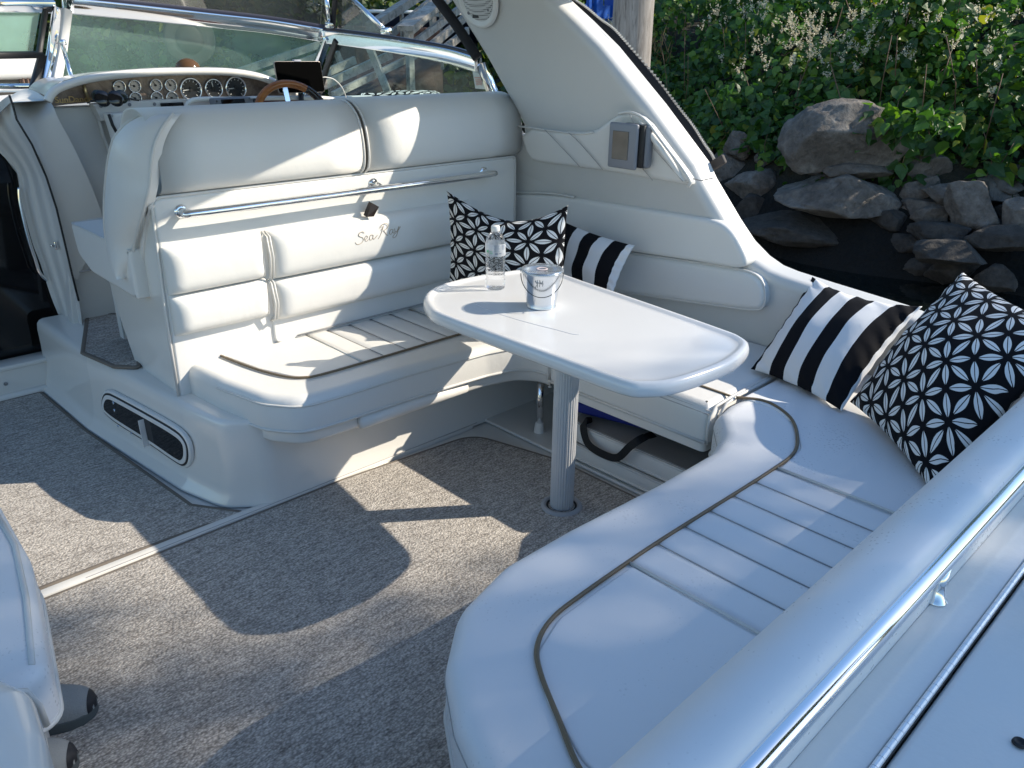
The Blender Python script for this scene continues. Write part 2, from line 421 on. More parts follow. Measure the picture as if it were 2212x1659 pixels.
def inset(poly, d):
    n = len(poly); out = []
    for i in range(n):
        a = poly[i - 1]; b = poly[(i + 1) % n]
        t = Vector((b[0] - a[0], b[1] - a[1]))
        if t.length < 1e-9: out.append(Vector(poly[i][:2])); continue
        t.normalize(); out.append(Vector((poly[i][0] - t.y * d, poly[i][1] + t.x * d)))
    for _ in range(6):          # fold back the loops that form at tight corners
        bad = False
        for i in range(n):
            j = (i + 1) % n
            eo = Vector((poly[j][0] - poly[i][0], poly[j][1] - poly[i][1])); en = out[j] - out[i]
            if en.length > 1e-9 and eo.dot(en) < 0:
                m_ = (out[i] + out[j]) / 2; out[i] = m_.copy(); out[j] = m_.copy(); bad = True
        if not bad: break
    return out
def slab(mb, poly, frame, depth, r=0.02, seg=4, puff=0.0, back=True, rback=0.0):
    """poly 2D CCW in frame (O,U,V,N); front at N=depth with edge radius r; optional puffed crown"""
    O, U, V, N = [Vector(q) for q in frame]
    poly = [Vector(p[:2]) for p in poly]
    if area2(poly) < 0: poly = poly[::-1]
    n = len(poly); rings = []
    if rback:
        for j in range(seg):
            a = math.pi / 2 * j / seg; rings.append((inset(poly, rback * (1 - math.sin(a))), rback * (1 - math.cos(a))))
    rings.append((poly, rback)); 
    for j in range(seg + 1):
        a = math.pi / 2 * j / seg; rings.append((inset(poly, r * (1 - math.cos(a))), depth - r + r * math.sin(a)))
    last = rings[-1][0]
    if puff:
        c = sum(last, Vector((0, 0))) / n
        for k in (0.93, 0.82, 0.66, 0.45, 0.22):
            rings.append(([c + (p - c) * k for p in last], depth + puff * (1 - k ** 2.2)))
    else:
        rings.append((inset(last, min(0.004, r)), depth))
    vs = [O + U * p.x + V * p.y + N * h for rg, h in rings for p in rg]; fs = []
    for i in range(len(rings) - 1):
        for j in range(n):
            fs.append((i * n + j, i * n + (j + 1) % n, (i + 1) * n + (j + 1) % n, (i + 1) * n + j))
    k = (len(rings) - 1) * n; nside = len(fs)
    for ring_i, rev in ((len(rings) - 1, False), (0, True)):
        if rev and not back: continue
        rg, h = rings[ring_i]; base = ring_i * n
        cv, ce, cf, ov, oe, of = delaunay_2d_cdt([Vector((p.x, p.y)) for p in rg], [], [list(range(n))], 1, 1e-6)
        mp = []
        for i, src in enumerate(ov):
            if src: mp.append(base + src[0])
            else: mp.append(len(vs)); vs.append(O + U * cv[i].x + V * cv[i].y + N * h)
        for f in cf:
            t_ = [mp[i] for i in f]
            fs.append(tuple(reversed(t_)) if rev else tuple(t_))
    if U.cross(V).dot(N) < 0: fs = [f[::-1] for f in fs]
    nb = len(mb.f); mb.add(vs, fs)
    mb.flat += list(range(nb + nside, nb + len(fs)))
FZ = ((0, 0, 0), (1, 0, 0), (0, 1, 0), (0, 0, 1))
def FY(y): return ((0, y, 0), (1, 0, 0), (0, 0, 1), (0, -1, 0))       # facing aft (towards the viewer)
def FX(x): return ((x, 0, 0), (0, 1, 0), (0, 0, 1), (-1, 0, 0))       # facing port
def piping(name, pts, r, parent, mat=None, closed=False, n=6, warp=None):
    mb = MB(); mb.tube(pts, r, n, closed=closed); return mb.build(name, mat or PIPE, parent, smooth=True, warp=warp)

# =================================================================== SETTING: water, bank
def grid(name, xs, ys, fz, mat):
    vs = [(x, y, fz(x, y)) for y in ys for x in xs]; nx = len(xs)
    fs = [(j * nx + i, j * nx + i + 1, (j + 1) * nx + i + 1, (j + 1) * nx + i) for j in range(len(ys) - 1) for i in range(nx - 1)]
    return mesh_obj(name, vs, fs, mat)
wt = grid('water', list(np.linspace(-90, 90, 13)), list(np.linspace(-90, 90, 13)), lambda x, y: -0.62, WATER); tag(wt, kind='structure', label='dark still harbour water beside the boat')
SH = [(14, -14), (10.5, -7), (8.6, -1.5), (8.15, 1.8), (7.75, 3.6), (8.3, 6.0), (8.6, 9.0), (7.0, 13.0), (1, 19), (-10, 24), (-30, 26), (-60, 20)]
SHP = catmull([(*p, 0) for p in SH], 8)
PROF = [(-1.2, -1.4), (-0.2, -0.62), (0.25, -0.1), (0.75, 0.35), (1.5, 0.9), (2.6, 1.55), (4.2, 1.95), (7, 2.25), (14, 2.7), (60, 4.5)]
def bank_pt(i, off):
    i = min(max(i, 0), len(SHP) - 1.001); k = int(i); f = i - k
    p = SHP[k].lerp(SHP[min(k + 1, len(SHP) - 1)], f)
    t = (SHP[min(k + 1, len(SHP) - 1)] - SHP[max(k - 1, 0)]).normalized()
    nrm = Vector((t.y, -t.x, 0))
    if nrm.dot(Vector((0, 0, 0)) - p) > 0: nrm = -nrm
    z = np.interp(off, [a for a, _ in PROF], [b for _, b in PROF])
    q = p + nrm * off
    q.z = z + 0.18 * noise.noise(Vector((q.x * .7, q.y * .7, 0))) * min(1, max(0, off + .5))
    return q, nrm
offs = [-1.2, -.6, -.2, 0, .25, .5, .75, 1.1, 1.5, 2, 2.6, 3.4, 4.2, 5.5, 7, 10, 14, 30, 60]
vs = []; fs = []
for i in range(len(SHP)):
    for o_ in offs: vs.append(bank_pt(i, o_)[0])
no = len(offs)
for i in range(len(SHP) - 1):
    for j in range(no - 1): fs.append((i * no + j, i * no + j + 1, (i + 1) * no + j + 1, (i + 1) * no + j))
bank = mesh_obj('riverbank', vs, fs, SOIL); tag(bank, kind='structure', label='steep earth bank rising behind the rock wall')

# ---- foliage
def leaf_cloud(name, pts, size, mat, parent=None, heart=True, up=0.5, face=None, seed=1):
    rg = np.random.default_rng(seed); n = len(pts)
    if heart: base = np.array([(0, 0, 0), (-.34, .10, .05), (-.47, .42, .02), (-.25, .80, 0), (0, 1.15, -.12), (.25, .80, 0), (.47, .42, .02), (.34, .10, .05), (0, .5, -.06)])
    else: base = np.array([(0, 0, 0), (-.28, .4, .05), (0, 1.05, -.08), (.28, .4, .05), (0, .5, -.04)])
    faces = [(0, 8, 2, 1), (8, 4, 3, 2), (0, 7, 6, 8), (8, 6, 5, 4)] if heart else [(0, 4, 1), (4, 2, 1), (0, 3, 4), (3, 2, 4)]
    m = len(base)
    d = rg.normal(size=(n, 3)); d[:, 2] += up * 1.2
    if face is not None: d += np.array(face) * 1.0
    d /= np.linalg.norm(d, axis=1)[:, None]            # leaf normal
    a = rg.normal(size=(n, 3)); a[:, 2] -= 0.8; a -= (a * d).sum(1)[:, None] * d; a /= np.linalg.norm(a, axis=1)[:, None]
    b = np.cross(a, d); s = size * rg.uniform(.55, 1.25, n)
    V = pts[:, None, :] + s[:, None, None] * (base[None, :, 0:1] * b[:, None, :] + base[None, :, 1:2] * a[:, None, :] + base[None, :, 2:3] * d[:, None, :])
    V = V.reshape(-1, 3)
    F = []
    for i in range(n):
        o = i * m; F += [tuple(o + k for k in f) for f in faces]
    return mesh_obj(name, [tuple(v) for v in V], F, mat, parent, smooth=False)
def idx_of_y(y):       # index along shore nearest to y on the near side
    return min(range(len(SHP)), key=lambda i: abs(SHP[i].y - y) + (100 if SHP[i].x < 3 and y < 12 else 0))
def thicket_pts(n, i0, i1, o0, o1, h, seed, lo=0.0):
    rg = np.random.default_rng(seed); out = []
    while len(out) < n:
        i = rg.uniform(i0, i1); o_ = rg.uniform(o0, o1)
        p, nr = bank_pt(i, o_)
        cl = noise.noise(Vector((p.x * 1.1, p.y * 1.1, o_ * .8)))
        hh = max(0.03, h * (0.55 + 1.0 * cl)) * min(1, (o_ - o0) * 1.2 + .25)
        z = hh * rg.uniform(lo, 1) ** 0.6
        lowlim = 0.35 + 0.35 * noise.noise(Vector((i * .9, 3.3, 0))) + lo
        if p.z + z < lowlim and rg.random() < 0.93: continue
        out.append((p.x - nr.x * z * .3, p.y - nr.y * z * .3, p.z + z))
    return np.array(out)
ia, ib = idx_of_y(-3.0), idx_of_y(9.5)
P1 = thicket_pts(28000, ia, ib, 0.35, 4.6, 0.75, 11)
# a mown clearing on the bank where the blue frame and the dry grass mound stand
r0_, r1_ = at(1262, 60, y=9), at(1326, 60, y=9); a0_, a1_ = math.atan2(r1_.y, r1_.x), math.atan2(r0_.y, r0_.x)
az_ = np.arctan2(P1[:, 1], P1[:, 0]); P1 = P1[~((az_ > a0_) & (az_ < a1_) & (P1[:, 2] > 1.12))]
thick = empty('knotweed_thicket', (9, 3, 0.4))
tag(thick, 'dense green knotweed thicket with cream blossom covering the bank above the rocks', 'shrubs', kind='stuff')
leaf_cloud('leaves', P1, 0.10, LEAF, thick, face=(-.9, -.4, .5), seed=2)
def blossoms(n, seed):
    rg = np.random.default_rng(seed); vs = []; fs = []
    cen = []
    for _ in range(n):
        i = rg.uniform(ia, ib); o_ = rg.uniform(.9, 3.8); p, nr = bank_pt(i, o_)
        cl = noise.noise(Vector((p.x * 1.1, p.y * 1.1, o_ * .8)))
        if cl < -0.15 + rg.uniform(0, .4): continue
        h = max(0.1, .75 * (.55 + cl)) + rg.uniform(0.0, .18)
        cen.append(Vector((p.x - nr.x * h * .3, p.y - nr.y * h * .3, p.z + h)))
    # one dense clump like the bright one on the bank
    c0 = at(1770, 100, x=9.3)
    for _ in range(80): cen.append(c0 + Vector((rg.normal() * .25, rg.normal() * .55, rg.normal() * .2)))
    for c in cen:
        for _s in range(rg.integers(3, 7)):
            d = Vector((rg.normal() * .5 - .1, rg.normal() * .5, abs(rg.normal()) + .5)).normalized(); L = rg.uniform(.06, .17)
            for _k in range(11):
                q = c + d * L * rg.uniform(.1, 1) + Vector(rg.normal(size=3) * .007)
                a = Vector(rg.normal(size=3)).normalized() * .009; b = a.cross(Vector(rg.normal(size=3))).normalized() * .008
                k = len(vs); vs += [q - a, q + b, q + a, q - b]; fs.append((k, k + 1, k + 2, k + 3))
    return vs, fs
bv, bf = blossoms(950, 5)
mesh_obj('blossom', bv, bf, BLOOM, thick, smooth=False)
# hanging vine tendrils over the rocks
# larger hanging leaves and bare stems over the rocks
rg = np.random.default_rng(19); hp = []; stm = MB()
for _ in range(150):
    i_ = rg.uniform(ia, ib); p, nr = bank_pt(i_, rg.uniform(.55, 1.3)); L = rg.uniform(.3, .8); dn = Vector((-nr.x * .45, -nr.y * .45, -.55)); sd_ = Vector((rg.normal() * .15, rg.normal() * .15, 0))
    pts_ = [p + Vector((0, 0, rg.uniform(.15, .45)))]
    for q in range(5): pts_.append(pts_[-1] + (dn + sd_ + Vector(rg.normal(size=3) * .12)) * L / 5)
    stm.tube(pts_, .0035, 4)
    for q in pts_[1:]:
        for _k in range(3): hp.append(tuple(q + Vector(rg.normal(size=3) * .05)))
for _ in range(130):
    q = at(rg.uniform(1840, 2060), rg.uniform(232, 290) + max(0, rg.normal() * 14), x=7.95); hp.append((q.x + rg.uniform(0, .25), q.y, q.z))
for _ in range(160):
    i_ = rg.uniform(ia, ib); p, nr = bank_pt(i_, rg.uniform(.6, 3.8)); h = rg.uniform(.4, .95); a = Vector((rg.normal() * .18 - nr.x * .25, rg.normal() * .18 - nr.y * .25, 1))
    stm.tube([p, p + a * h * .5, p + a * h + Vector((rg.normal() * .05, rg.normal() * .05, 0))], .005, 4)
leaf_cloud('hanging_leaves', np.array(hp), 0.125, LEAF, thick, face=(-.9, -.4, .4), seed=8, up=.2)
stm.build('stems', plain('reddish_stem', (.16, .09, .05), .7), thick, smooth=True)
# far bank greenery (seen through the windshield)
far = empty('far_bank_scrub', (3, 17, 0.3)); tag(far, 'tangled green and yellow scrub on the bank beyond the windshield', 'shrubs', kind='stuff')
P2 = thicket_pts(13000, idx_of_y(9.5), len(SHP) - 18, .2, 6.5, 1.5, 12)
leaf_cloud('leaves', P2, 0.17, LEAF2, far, face=(-.2, -.8, .4), seed=4)

def tree(name, base, H, crown_r, nleaf, size, label, cat='tree', mat=LEAF2, seed=1, crown_pts=None, low=0.25):
    rg = np.random.default_rng(seed); t = empty(name, base); tag(t, label, cat)
    base = Vector(base); mb = MB(); top = base + Vector((rg.normal() * .3, rg.normal() * .3, H * .8))
    trunk = catmull([base, base.lerp(top, .35) + Vector((.12, .1, 0)), base.lerp(top, .7), top], 5)
    mb.tube(trunk, [0.03 * H * (1 - .8 * i / (len(trunk) - 1)) + .02 for i in range(len(trunk))], 9)
    limbs = []
    for i in range(16):
        f = rg.uniform(low, .95); p = trunk[int(f * (len(trunk) - 1))]
        a = rg.uniform(0, 2 * math.pi); L = crown_r * rg.uniform(.5, 1.0) * (1.15 - f * .5)
        e = p + Vector((math.cos(a) * L, math.sin(a) * L, L * rg.uniform(.2, .8)))
        mid = p.lerp(e, .5) + Vector((0, 0, -.1 * L))
        mb.tube([p, mid, e], [.011 * H, .007 * H, .003 * H], 6); limbs.append((p, mid, e))
    mb.build('trunk', TWIG, t, smooth=True)
    if crown_pts is None:
        cs = []
        for p, m, e in limbs:
            for k in range(5):
                cs.append((Vector(m).lerp(e, rg.uniform(.3, 1.2)) + Vector(rg.normal(size=3)) * crown_r * .16, crown_r * rg.uniform(.12, .28)))
        pts = []
        for _ in range(nleaf):
            c, r = cs[rg.integers(len(cs))]; v = rg.normal(size=3); v /= np.linalg.norm(v)
            pts.append(tuple(np.array(c) + v * r * rg.uniform(.4, 1.0) ** .5 * np.array([1.1, 1.1, .8])))
        crown_pts = np.array(pts)
    leaf_cloud('crown', crown_pts, size, mat, t, heart=False, up=.4, seed=seed + 50)
    return t
tree('broadleaf_tree', (12.5, 10.0, 2.6), 6.5, 3.4, 5200, 0.22, 'tall dark leafy tree behind the wooden stairs', seed=21)
tree('broadleaf_tree', (7.5, 19.5, 1.6), 7.0, 3.6, 5200, 0.24, 'broad green tree seen through the centre windshield pane behind the tablet', seed=22, low=.1)
tree('broadleaf_tree', (2.0, 24.5, 1.6), 8.0, 4.2, 5200, 0.26, 'tall green tree seen through the left part of the centre windshield pane', seed=23, low=.1)
tree('broadleaf_tree', (-4.5, 27.5, 1.6), 8.5, 4.6, 4200, 0.28, 'leftmost green tree far behind the neighbouring boat', seed=24, low=.1)
tree('broadleaf_tree', (14.5, 4.0, 3.6), 6.0, 3.2, 4200, 0.22, 'leafy tree top rising above the blossoming thicket', seed=25)
# the tree that filters the sun over the transom (stands out of the photo, to starboard and aft)
nu = Vector((math.cos(R_(AZ + 90)), math.sin(R_(AZ + 90)), 0)); nv = SUN.cross(nu)
O0 = Vector((1.2, 1.0, 0.3)); u0 = O0.dot(nu); rg = np.random.default_rng(77); pts = []
while len(pts) < 21000:
    u = rg.uniform(-1.5, 2.15); 
    if rg.random() > np.interp(u, [-1.5, 1.1, 1.4, 1.7, 1.9, 2.06], [1, 1, .72, .38, .12, 0]): continue
    v = rg.uniform(-2.0, 1.9); D = rg.uniform(13, 17)
    pts.append(tuple(O0 + SUN * D + nu * (u - u0) + nv * v))
cb = O0 + SUN * 15 + nu * (0.3 - u0)
tree('shade_tree', (cb.x, cb.y, 1.0), cb.z - 0.5, 2.0, 0, 0.13, 'tall thin leafed tree on the bank behind the photographer', seed=31, crown_pts=np.array(pts))

# dry grass mound by the blue frame
gp = []; rg = np.random.default_rng(9); c = at(1300, 66, y=8.2)
gm = MB()
for _ in range(2600):
    p = c + Vector((rg.normal() * .5, rg.normal() * .35, 0)); p.z = c.z - .32 + .28 * math.exp(-((p.x - c.x) ** 2) / .6) + rg.uniform(-.3, 0)
    d = Vector((rg.normal() * .35, rg.normal() * .35, 1)).normalized() * rg.uniform(.1, .24); s_ = Vector((rg.normal(), rg.normal(), 0)).normalized() * .008
    gm.add([p - s_, p + s_, p + d], [(0, 1, 2)])
tag(gm.build('dry_grass', GRASSD), 'brown dry grass on the mound left of the piling', 'grass', kind='stuff')

# ---- rocks
def rock(px, py, wpx, hpx, x, label, depth=.8, mat=ROCK, seed=0, tilt=0, cuts=5):
    c = at(px, py, x=x); dist = float((RM @ (np.array(c) - CAM))[2]); W = wpx * dist / FPX; H = hpx * dist / FPX / .93
    bm = bmesh.new(); bmesh.ops.create_icosphere(bm, subdivisions=5, radius=1)
    rg = random.Random(seed * 13 + 5)
    planes = [(Vector((rg.gauss(0, 1), rg.gauss(0, 1), rg.gauss(0, 1))).normalized(), rg.uniform(.50, .80)) for _ in range(max(2, cuts + 6))]
    for v in bm.verts:
        p = v.co.copy()
        for n_, d_ in planes:
            q = p.dot(n_)
            if q > d_: p -= n_ * (q - d_) * .97
        so_ = Vector((seed * 3.1, seed * 1.7, 0))
        p *= 1 + .10 * noise.noise(p * 1.3 + so_) + .05 * noise.noise(p * 3.5 + so_) + .045 * abs(noise.noise(Vector((p.x * 5, p.y * 5, p.z * 14)) + so_)) + .02 * noise.noise(p * 18 + so_)
        v.co = p
    xs = [v.co.y for v in bm.verts]; zs = [v.co.z for v in bm.verts]
    sy = W / (max(xs) - min(xs)); sz = H / (max(zs) - min(zs)); sx = W * depth / 2.0
    # the rock's long axis runs along the shore, square to the line of sight
    view = Vector((c.x, c.y, 0)).normalized(); side = Vector((view.y, -view.x, 0))
    ct, st = math.cos(R_(tilt)), math.sin(R_(tilt))
    vs = []
    for v in bm.verts:
        a = v.co.y * sy; b = v.co.z * sz
        a, b = a * ct - b * st, a * st + b * ct
        vs.append(c + side * a + Vector((0, 0, b)) + view * (v.co.x * sx + sx * .5))
    o = mesh_obj('boulder', vs, [tuple(v.index for v in f.verts) for f in bm.faces], mat); bm.free()
    return tag(o, label, 'rock', 'rocks of the shore wall')
rock(1815, 318, 275, 150, 7.9, 'largest pale grey boulder under the hanging leaves', seed=40, cuts=-1)
rock(1830, 372, 170, 40, 8.05, 'flat slab wedged beneath the largest pale boulder', seed=2)
rock(1832, 432, 270, 88, 7.8, 'long low boulder lying below the largest pale one', seed=3, cuts=3, tilt=-3)
rock(1625, 405, 120, 75, 8.2, 'grey rock nearest to the white arch edge', seed=4)
rock(1990, 365, 120, 100, 8.5, 'brown shadowed rock right of the largest boulder', seed=5)
rock(2100, 445, 135, 100, 8.0, 'angular dark boulder with a pointed lower end at right', seed=6, tilt=-18)
rock(2010, 470, 75, 48, 8.1, 'small rounded rock between the long boulder and the angular one', seed=7)
rock(2195, 480, 70, 90, 8.1, 'grey rock cut by the right edge of the photo', seed=8)
rock(2180, 390, 90, 60, 8.7, 'brown rock under the leaves at the right edge', seed=9)
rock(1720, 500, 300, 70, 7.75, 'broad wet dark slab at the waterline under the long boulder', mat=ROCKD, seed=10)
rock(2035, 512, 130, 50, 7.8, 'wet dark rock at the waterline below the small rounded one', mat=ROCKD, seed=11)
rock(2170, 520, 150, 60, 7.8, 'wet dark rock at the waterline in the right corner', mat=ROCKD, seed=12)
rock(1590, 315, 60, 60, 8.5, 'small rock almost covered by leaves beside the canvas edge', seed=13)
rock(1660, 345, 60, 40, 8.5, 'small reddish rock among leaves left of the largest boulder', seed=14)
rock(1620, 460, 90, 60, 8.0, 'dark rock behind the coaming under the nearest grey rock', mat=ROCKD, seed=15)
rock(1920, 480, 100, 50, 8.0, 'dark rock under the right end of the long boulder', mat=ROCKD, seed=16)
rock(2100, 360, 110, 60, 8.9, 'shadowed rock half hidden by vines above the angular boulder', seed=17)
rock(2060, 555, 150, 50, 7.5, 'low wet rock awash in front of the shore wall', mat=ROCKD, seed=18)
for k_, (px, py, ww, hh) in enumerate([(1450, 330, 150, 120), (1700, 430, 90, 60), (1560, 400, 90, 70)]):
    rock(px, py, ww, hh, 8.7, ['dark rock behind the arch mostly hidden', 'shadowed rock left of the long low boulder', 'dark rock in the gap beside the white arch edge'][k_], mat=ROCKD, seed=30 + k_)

rgk = random.Random(3)
ANCH = [('largest pale boulder', 1815, 318), ('long low boulder', 1832, 432), ('grey rock nearest the arch', 1625, 405), ('angular pointed boulder', 2100, 445),
        ('small rounded rock', 2010, 470), ('rock cut by the right edge', 2195, 480), ('broad wet waterline slab', 1720, 500), ('wet rock in the right corner', 2170, 520)]
used_ = {}
for k_ in range(28):
    px = rgk.uniform(1570, 2250); py = 400 + rgk.uniform(-40, 185) + (25 if px > 1900 else 0); ww = rgk.uniform(80, 165); hh = rgk.uniform(38, 66)
    an, ax_, ay_ = min(ANCH, key=lambda a: (a[1] - px) ** 2 + (1.6 * (a[2] - py)) ** 2)
    dx, dy = px - ax_, py - ay_
    rel = ('left of' if dx < 0 else 'right of') if abs(dx) > 2.2 * abs(dy) else (('above' if dy < 0 else 'below') if abs(dy) > 1.2 * abs(dx) else (('upper ' if dy < 0 else 'lower ') + ('left of' if dx < 0 else 'right of')))
    look = ('wide ' if ww > 135 else 'small ' if ww < 105 else 'middling ') + ('black wet ' if py > 470 else 'dark dry ') + ('flat' if hh < 47 else 'blocky' if hh > 58 else 'rough')
    key = look + ' stone just ' + rel + ' the ' + an
    used_[key] = used_.get(key, 0) + 1
    if used_[key] > 1: key = key.replace(' stone just', ' stone a little farther ' if used_[key] == 2 else ' stone farthest').replace('  ', ' ')
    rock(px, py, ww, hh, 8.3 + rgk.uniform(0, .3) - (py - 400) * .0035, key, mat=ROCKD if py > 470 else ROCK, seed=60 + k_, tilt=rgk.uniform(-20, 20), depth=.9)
# ---- piling
pc = at(1368, 95, y=4.25); pb = Vector((pc.x, pc.y, -1.5)); mb = MB()
prof = []
for i in range(60):
    z = i * .09; prof.append((0.168 - .004 * i / 10, z))
n = 40; vs = []; fs = []
for i, (r, z) in enumerate(prof):
    for j in range(n):
        a = 2 * math.pi * j / n; d = 1 + .04 * noise.noise(Vector((math.cos(a) * 2.5, math.sin(a) * 2.5, z * .35))) + .018 * noise.noise(Vector((math.cos(a) * 14, math.sin(a) * 14, z * .5)))
        vs.append(pb + Vector((r * d * math.cos(a) + z * -.008, r * d * math.sin(a), z)))
for i in range(len(prof) - 1):
    for j in range(n): fs.append((i * n + j, i * n + (j + 1) % n, (i + 1) * n + (j + 1) % n, (i + 1) * n + j))
fs.append(tuple(len(vs) - n + j for j in range(n)))
tag(mesh_obj('mooring_piling', vs, fs, PILE), 'weathered grey round wooden piling standing behind the white arch', 'piling')

# ---- wooden stairs
st = empty('wooden_stairway', at(790, 190, y=9.0)); tag(st, 'weathered grey wooden stairway with handrails climbing the bank', 'stairs')
def sb(name, a, b, y1, y2, th, wd=.05):
    A = at(*a, y=y1); B = at(*b, y=y2); m = MB(); m.beam(A, B, wd, th); return m.build(name, PLANK, st)
k = 9.0 / FPX * 1.35
sb('handrail', (800, 58), (905, -10), 9.0, 9.6, .10, .12)
sb('rail', (838, 80), (945, -10), 9.0, 9.6, .085)
sb('handrail', (875, 62), (960, -3), 8.2, 8.8, .06, .2)
sb('rail', (877, 76), (958, 6), 8.2, 8.8, .085)
sb('rail', (893, 95), (992, 20), 8.2, 8.8, .085)
sb('stringer', (930, 100), (1010, 33), 8.2, 8.8, .09)
sb('stringer', (962, 104), (1010, 66), 8.2, 8.8, .09)
sb('post', (883, 58), (888, 200), 8.25, 8.25, .075, .075)
sb('post', (951, 0), (956, 150), 8.7, 8.7, .03, .03)
sb('post', (867, 14), (870, 90), 9.3, 9.3, .04, .04)
sb('post', (934, 20), (936, 60), 9.5, 9.5, .07, .07)
sb('cross_board', (932, 28), (972, 34), 9.3, 9.2, .07)
sb('handrail', (508, 158), (705, 91), 8.9, 9.1, .075)
sb('rail', (553, 168), (692, 118), 8.9, 9.1, .06)
sb('rail', (600, 196), (700, 158), 8.9, 9.0, .06)
sb('rail', (703, 158), (766, 130), 8.6, 8.7, .085)
sb('stringer', (697, 185), (845, 118), 8.4, 8.6, .09)
sb('stringer', (720, 205), (900, 118), 8.2, 8.4, .07)
sb('post', (726, 112), (738, 140), 8.9, 8.9, .06, .06)
sb('brace', (794, 92), (840, 204), 8.3, 8.1, .075, .06)
sb('post', (518, 155), (540, 215), 8.9, 8.9, .06, .06)
# dark shed under the stairs
sh = MB(); p = at(850, 160, y=10.5); sh.rbox(p, (1.6, .4, 1.3), .02); 
so_ = sh.build('wood_shed', plain('red_brown_boards', (0.05, 0.022, 0.016), .8, bump=(12, .5, .02), var=.3)); tag(so_, 'small dark red-brown shed under the wooden stairs', 'shed')
# dinghy seen between stairs
dg = empty('moored_dinghy', at(955, 75, y=12)); tag(dg, 'dark hulled dinghy lying behind the stair rails', 'dinghy')
c = at(958, 78, y=12); mb = MB(); sect = []
for i in range(13):
    t = i / 12 * 2 - 1; wdt = .62 * (1 - abs(t) ** 2.6) + .02
    sect.append([c + Vector((t * 1.7, wdt * s, z)) for s, z in ((-1, .35), (-.75, -.05), (0, -.25), (.75, -.05), (1, .35))])
mb.add([v for s_ in sect for v in s_], [(i * 5 + j, i * 5 + j + 1, (i + 1) * 5 + j + 1, (i + 1) * 5 + j) for i in range(12) for j in range(4)])
mb.build('hull', plain('navy_hull', (0.012, 0.015, 0.03), .3), dg, smooth=True)
mb = MB(); mb.tube([s_[0] for s_ in sect], .03, 6); mb.tube([s_[4] for s_ in sect], .03, 6); mb.build('gunwale', WPL, dg, smooth=True)

# ---- blue steel frame and ladder
bf_ = empty('blue_steel_frame', at(1300, 90, y=9)); tag(bf_, 'bright blue steel frame standing beyond the piling', 'steel frame')
BST = plain('blue_paint', (0.01, 0.09, 0.42), .4, var=.1)
def bb(name, a, b, wd, th, y=9):
    wd *= .62; th *= .62
    m = MB(); m.beam(at(*a, y=y), at(*b, y=y), wd, th, up=(0, 1, 0)); return m.build(name, BST, bf_)
bb('post', (1288, -30), (1288, 95), .25, .25); bb('post', (1272, -30), (1274, 90), .10, .10); bb('post', (1322, -30), (1322, 90), .25, .3)
bb('cross_beam', (1290, 26), (1330, 26), .3, .2); bb('brace', (1264, 10), (1280, 30), .05, .05); bb('brace', (1264, 30), (1280, 8), .05, .05)
ld = MB()
for dx in (0, 9): ld.beam(at(1236 + dx, 25, y=8.6), at(1243 + dx, 52, y=8.6), .03, .03, up=(0, 1, 0))
for k_ in range(4): ld.beam(at(1237 + k_ * 2, 26 + k_ * 7, y=8.6), at(1246 + k_ * 2, 26 + k_ * 7, y=8.6), .022, .022, up=(0, 1, 0))
tag(ld.build('step_ladder', WPL), 'small white ladder leaning left of the blue steel frame', 'ladder')

# =================================================================== NEIGHBOUR BOAT (far left)
nb = empty('moored_cruiser', at(30, 160, y=8.0)); tag(nb, 'white cabin boat moored beyond the left windshield pane', 'boat')
c = at(20, 160, y=8.0)
mb = MB(); mb.rbox((c.x - 1.85, 8.7, c.z + .06), (4.2, 1.6, .20), .05); mb.rbox((c.x - 1.95, 8.7, c.z - .55), (4.4, 1.8, .55), .08); mb.build('hull', WPL, nb, auto=40)
mb = MB(); mb.box((c.x - 1.75, 8.6, c.z - .13), (4.0, 1.3, .26)); mb.build('cabin_side', plain('dark_tinted_side', (.05, .045, .04), .2), nb)
mb = MB()
vs = []; n = 60
for i in range(n + 1):
    x = c.x + .05 + i * .42 / n; vs += [(x, 7.93 + .012 * math.sin(i * 1.3), c.z - .25), (x, 7.93 + .012 * math.sin(i * 1.3), c.z - .01)]
mb.add(vs, [(2 * i, 2 * i + 2, 2 * i + 3, 2 * i + 1) for i in range(n)]); mb.build('curtain', plain('brown_curtain', (.16, .10, .075), .8), nb, smooth=True)

# =================================================================== OUR BOAT: structure parts
boat = empty('motor_boat', (1.2, 1.5, -0.6)); tag(boat, 'white fibreglass cabin cruiser whose carpeted cockpit fills the view', 'boat')
def part(mb, name, mat, parent=boat, **kw): return mb.build(name, mat, parent, **kw)

# cockpit sole (white moulded floor under the carpets)
mb = MB(); slab(mb, rounded([(-1.4, -.2), (2.75, -.2), (2.75, 3.75), (-1.4, 3.75)], .02), ((0, 0, -.12), (1, 0, 0), (0, 1, 0), (0, 0, 1)), .116, .01)
part(mb, 'cockpit_floor', GEL, auto=40)
mb = MB(); mb.box((1.0, 1.7, -.5), (4.0, 6.0, .7)); part(mb, 'hull_bottom', GEL)

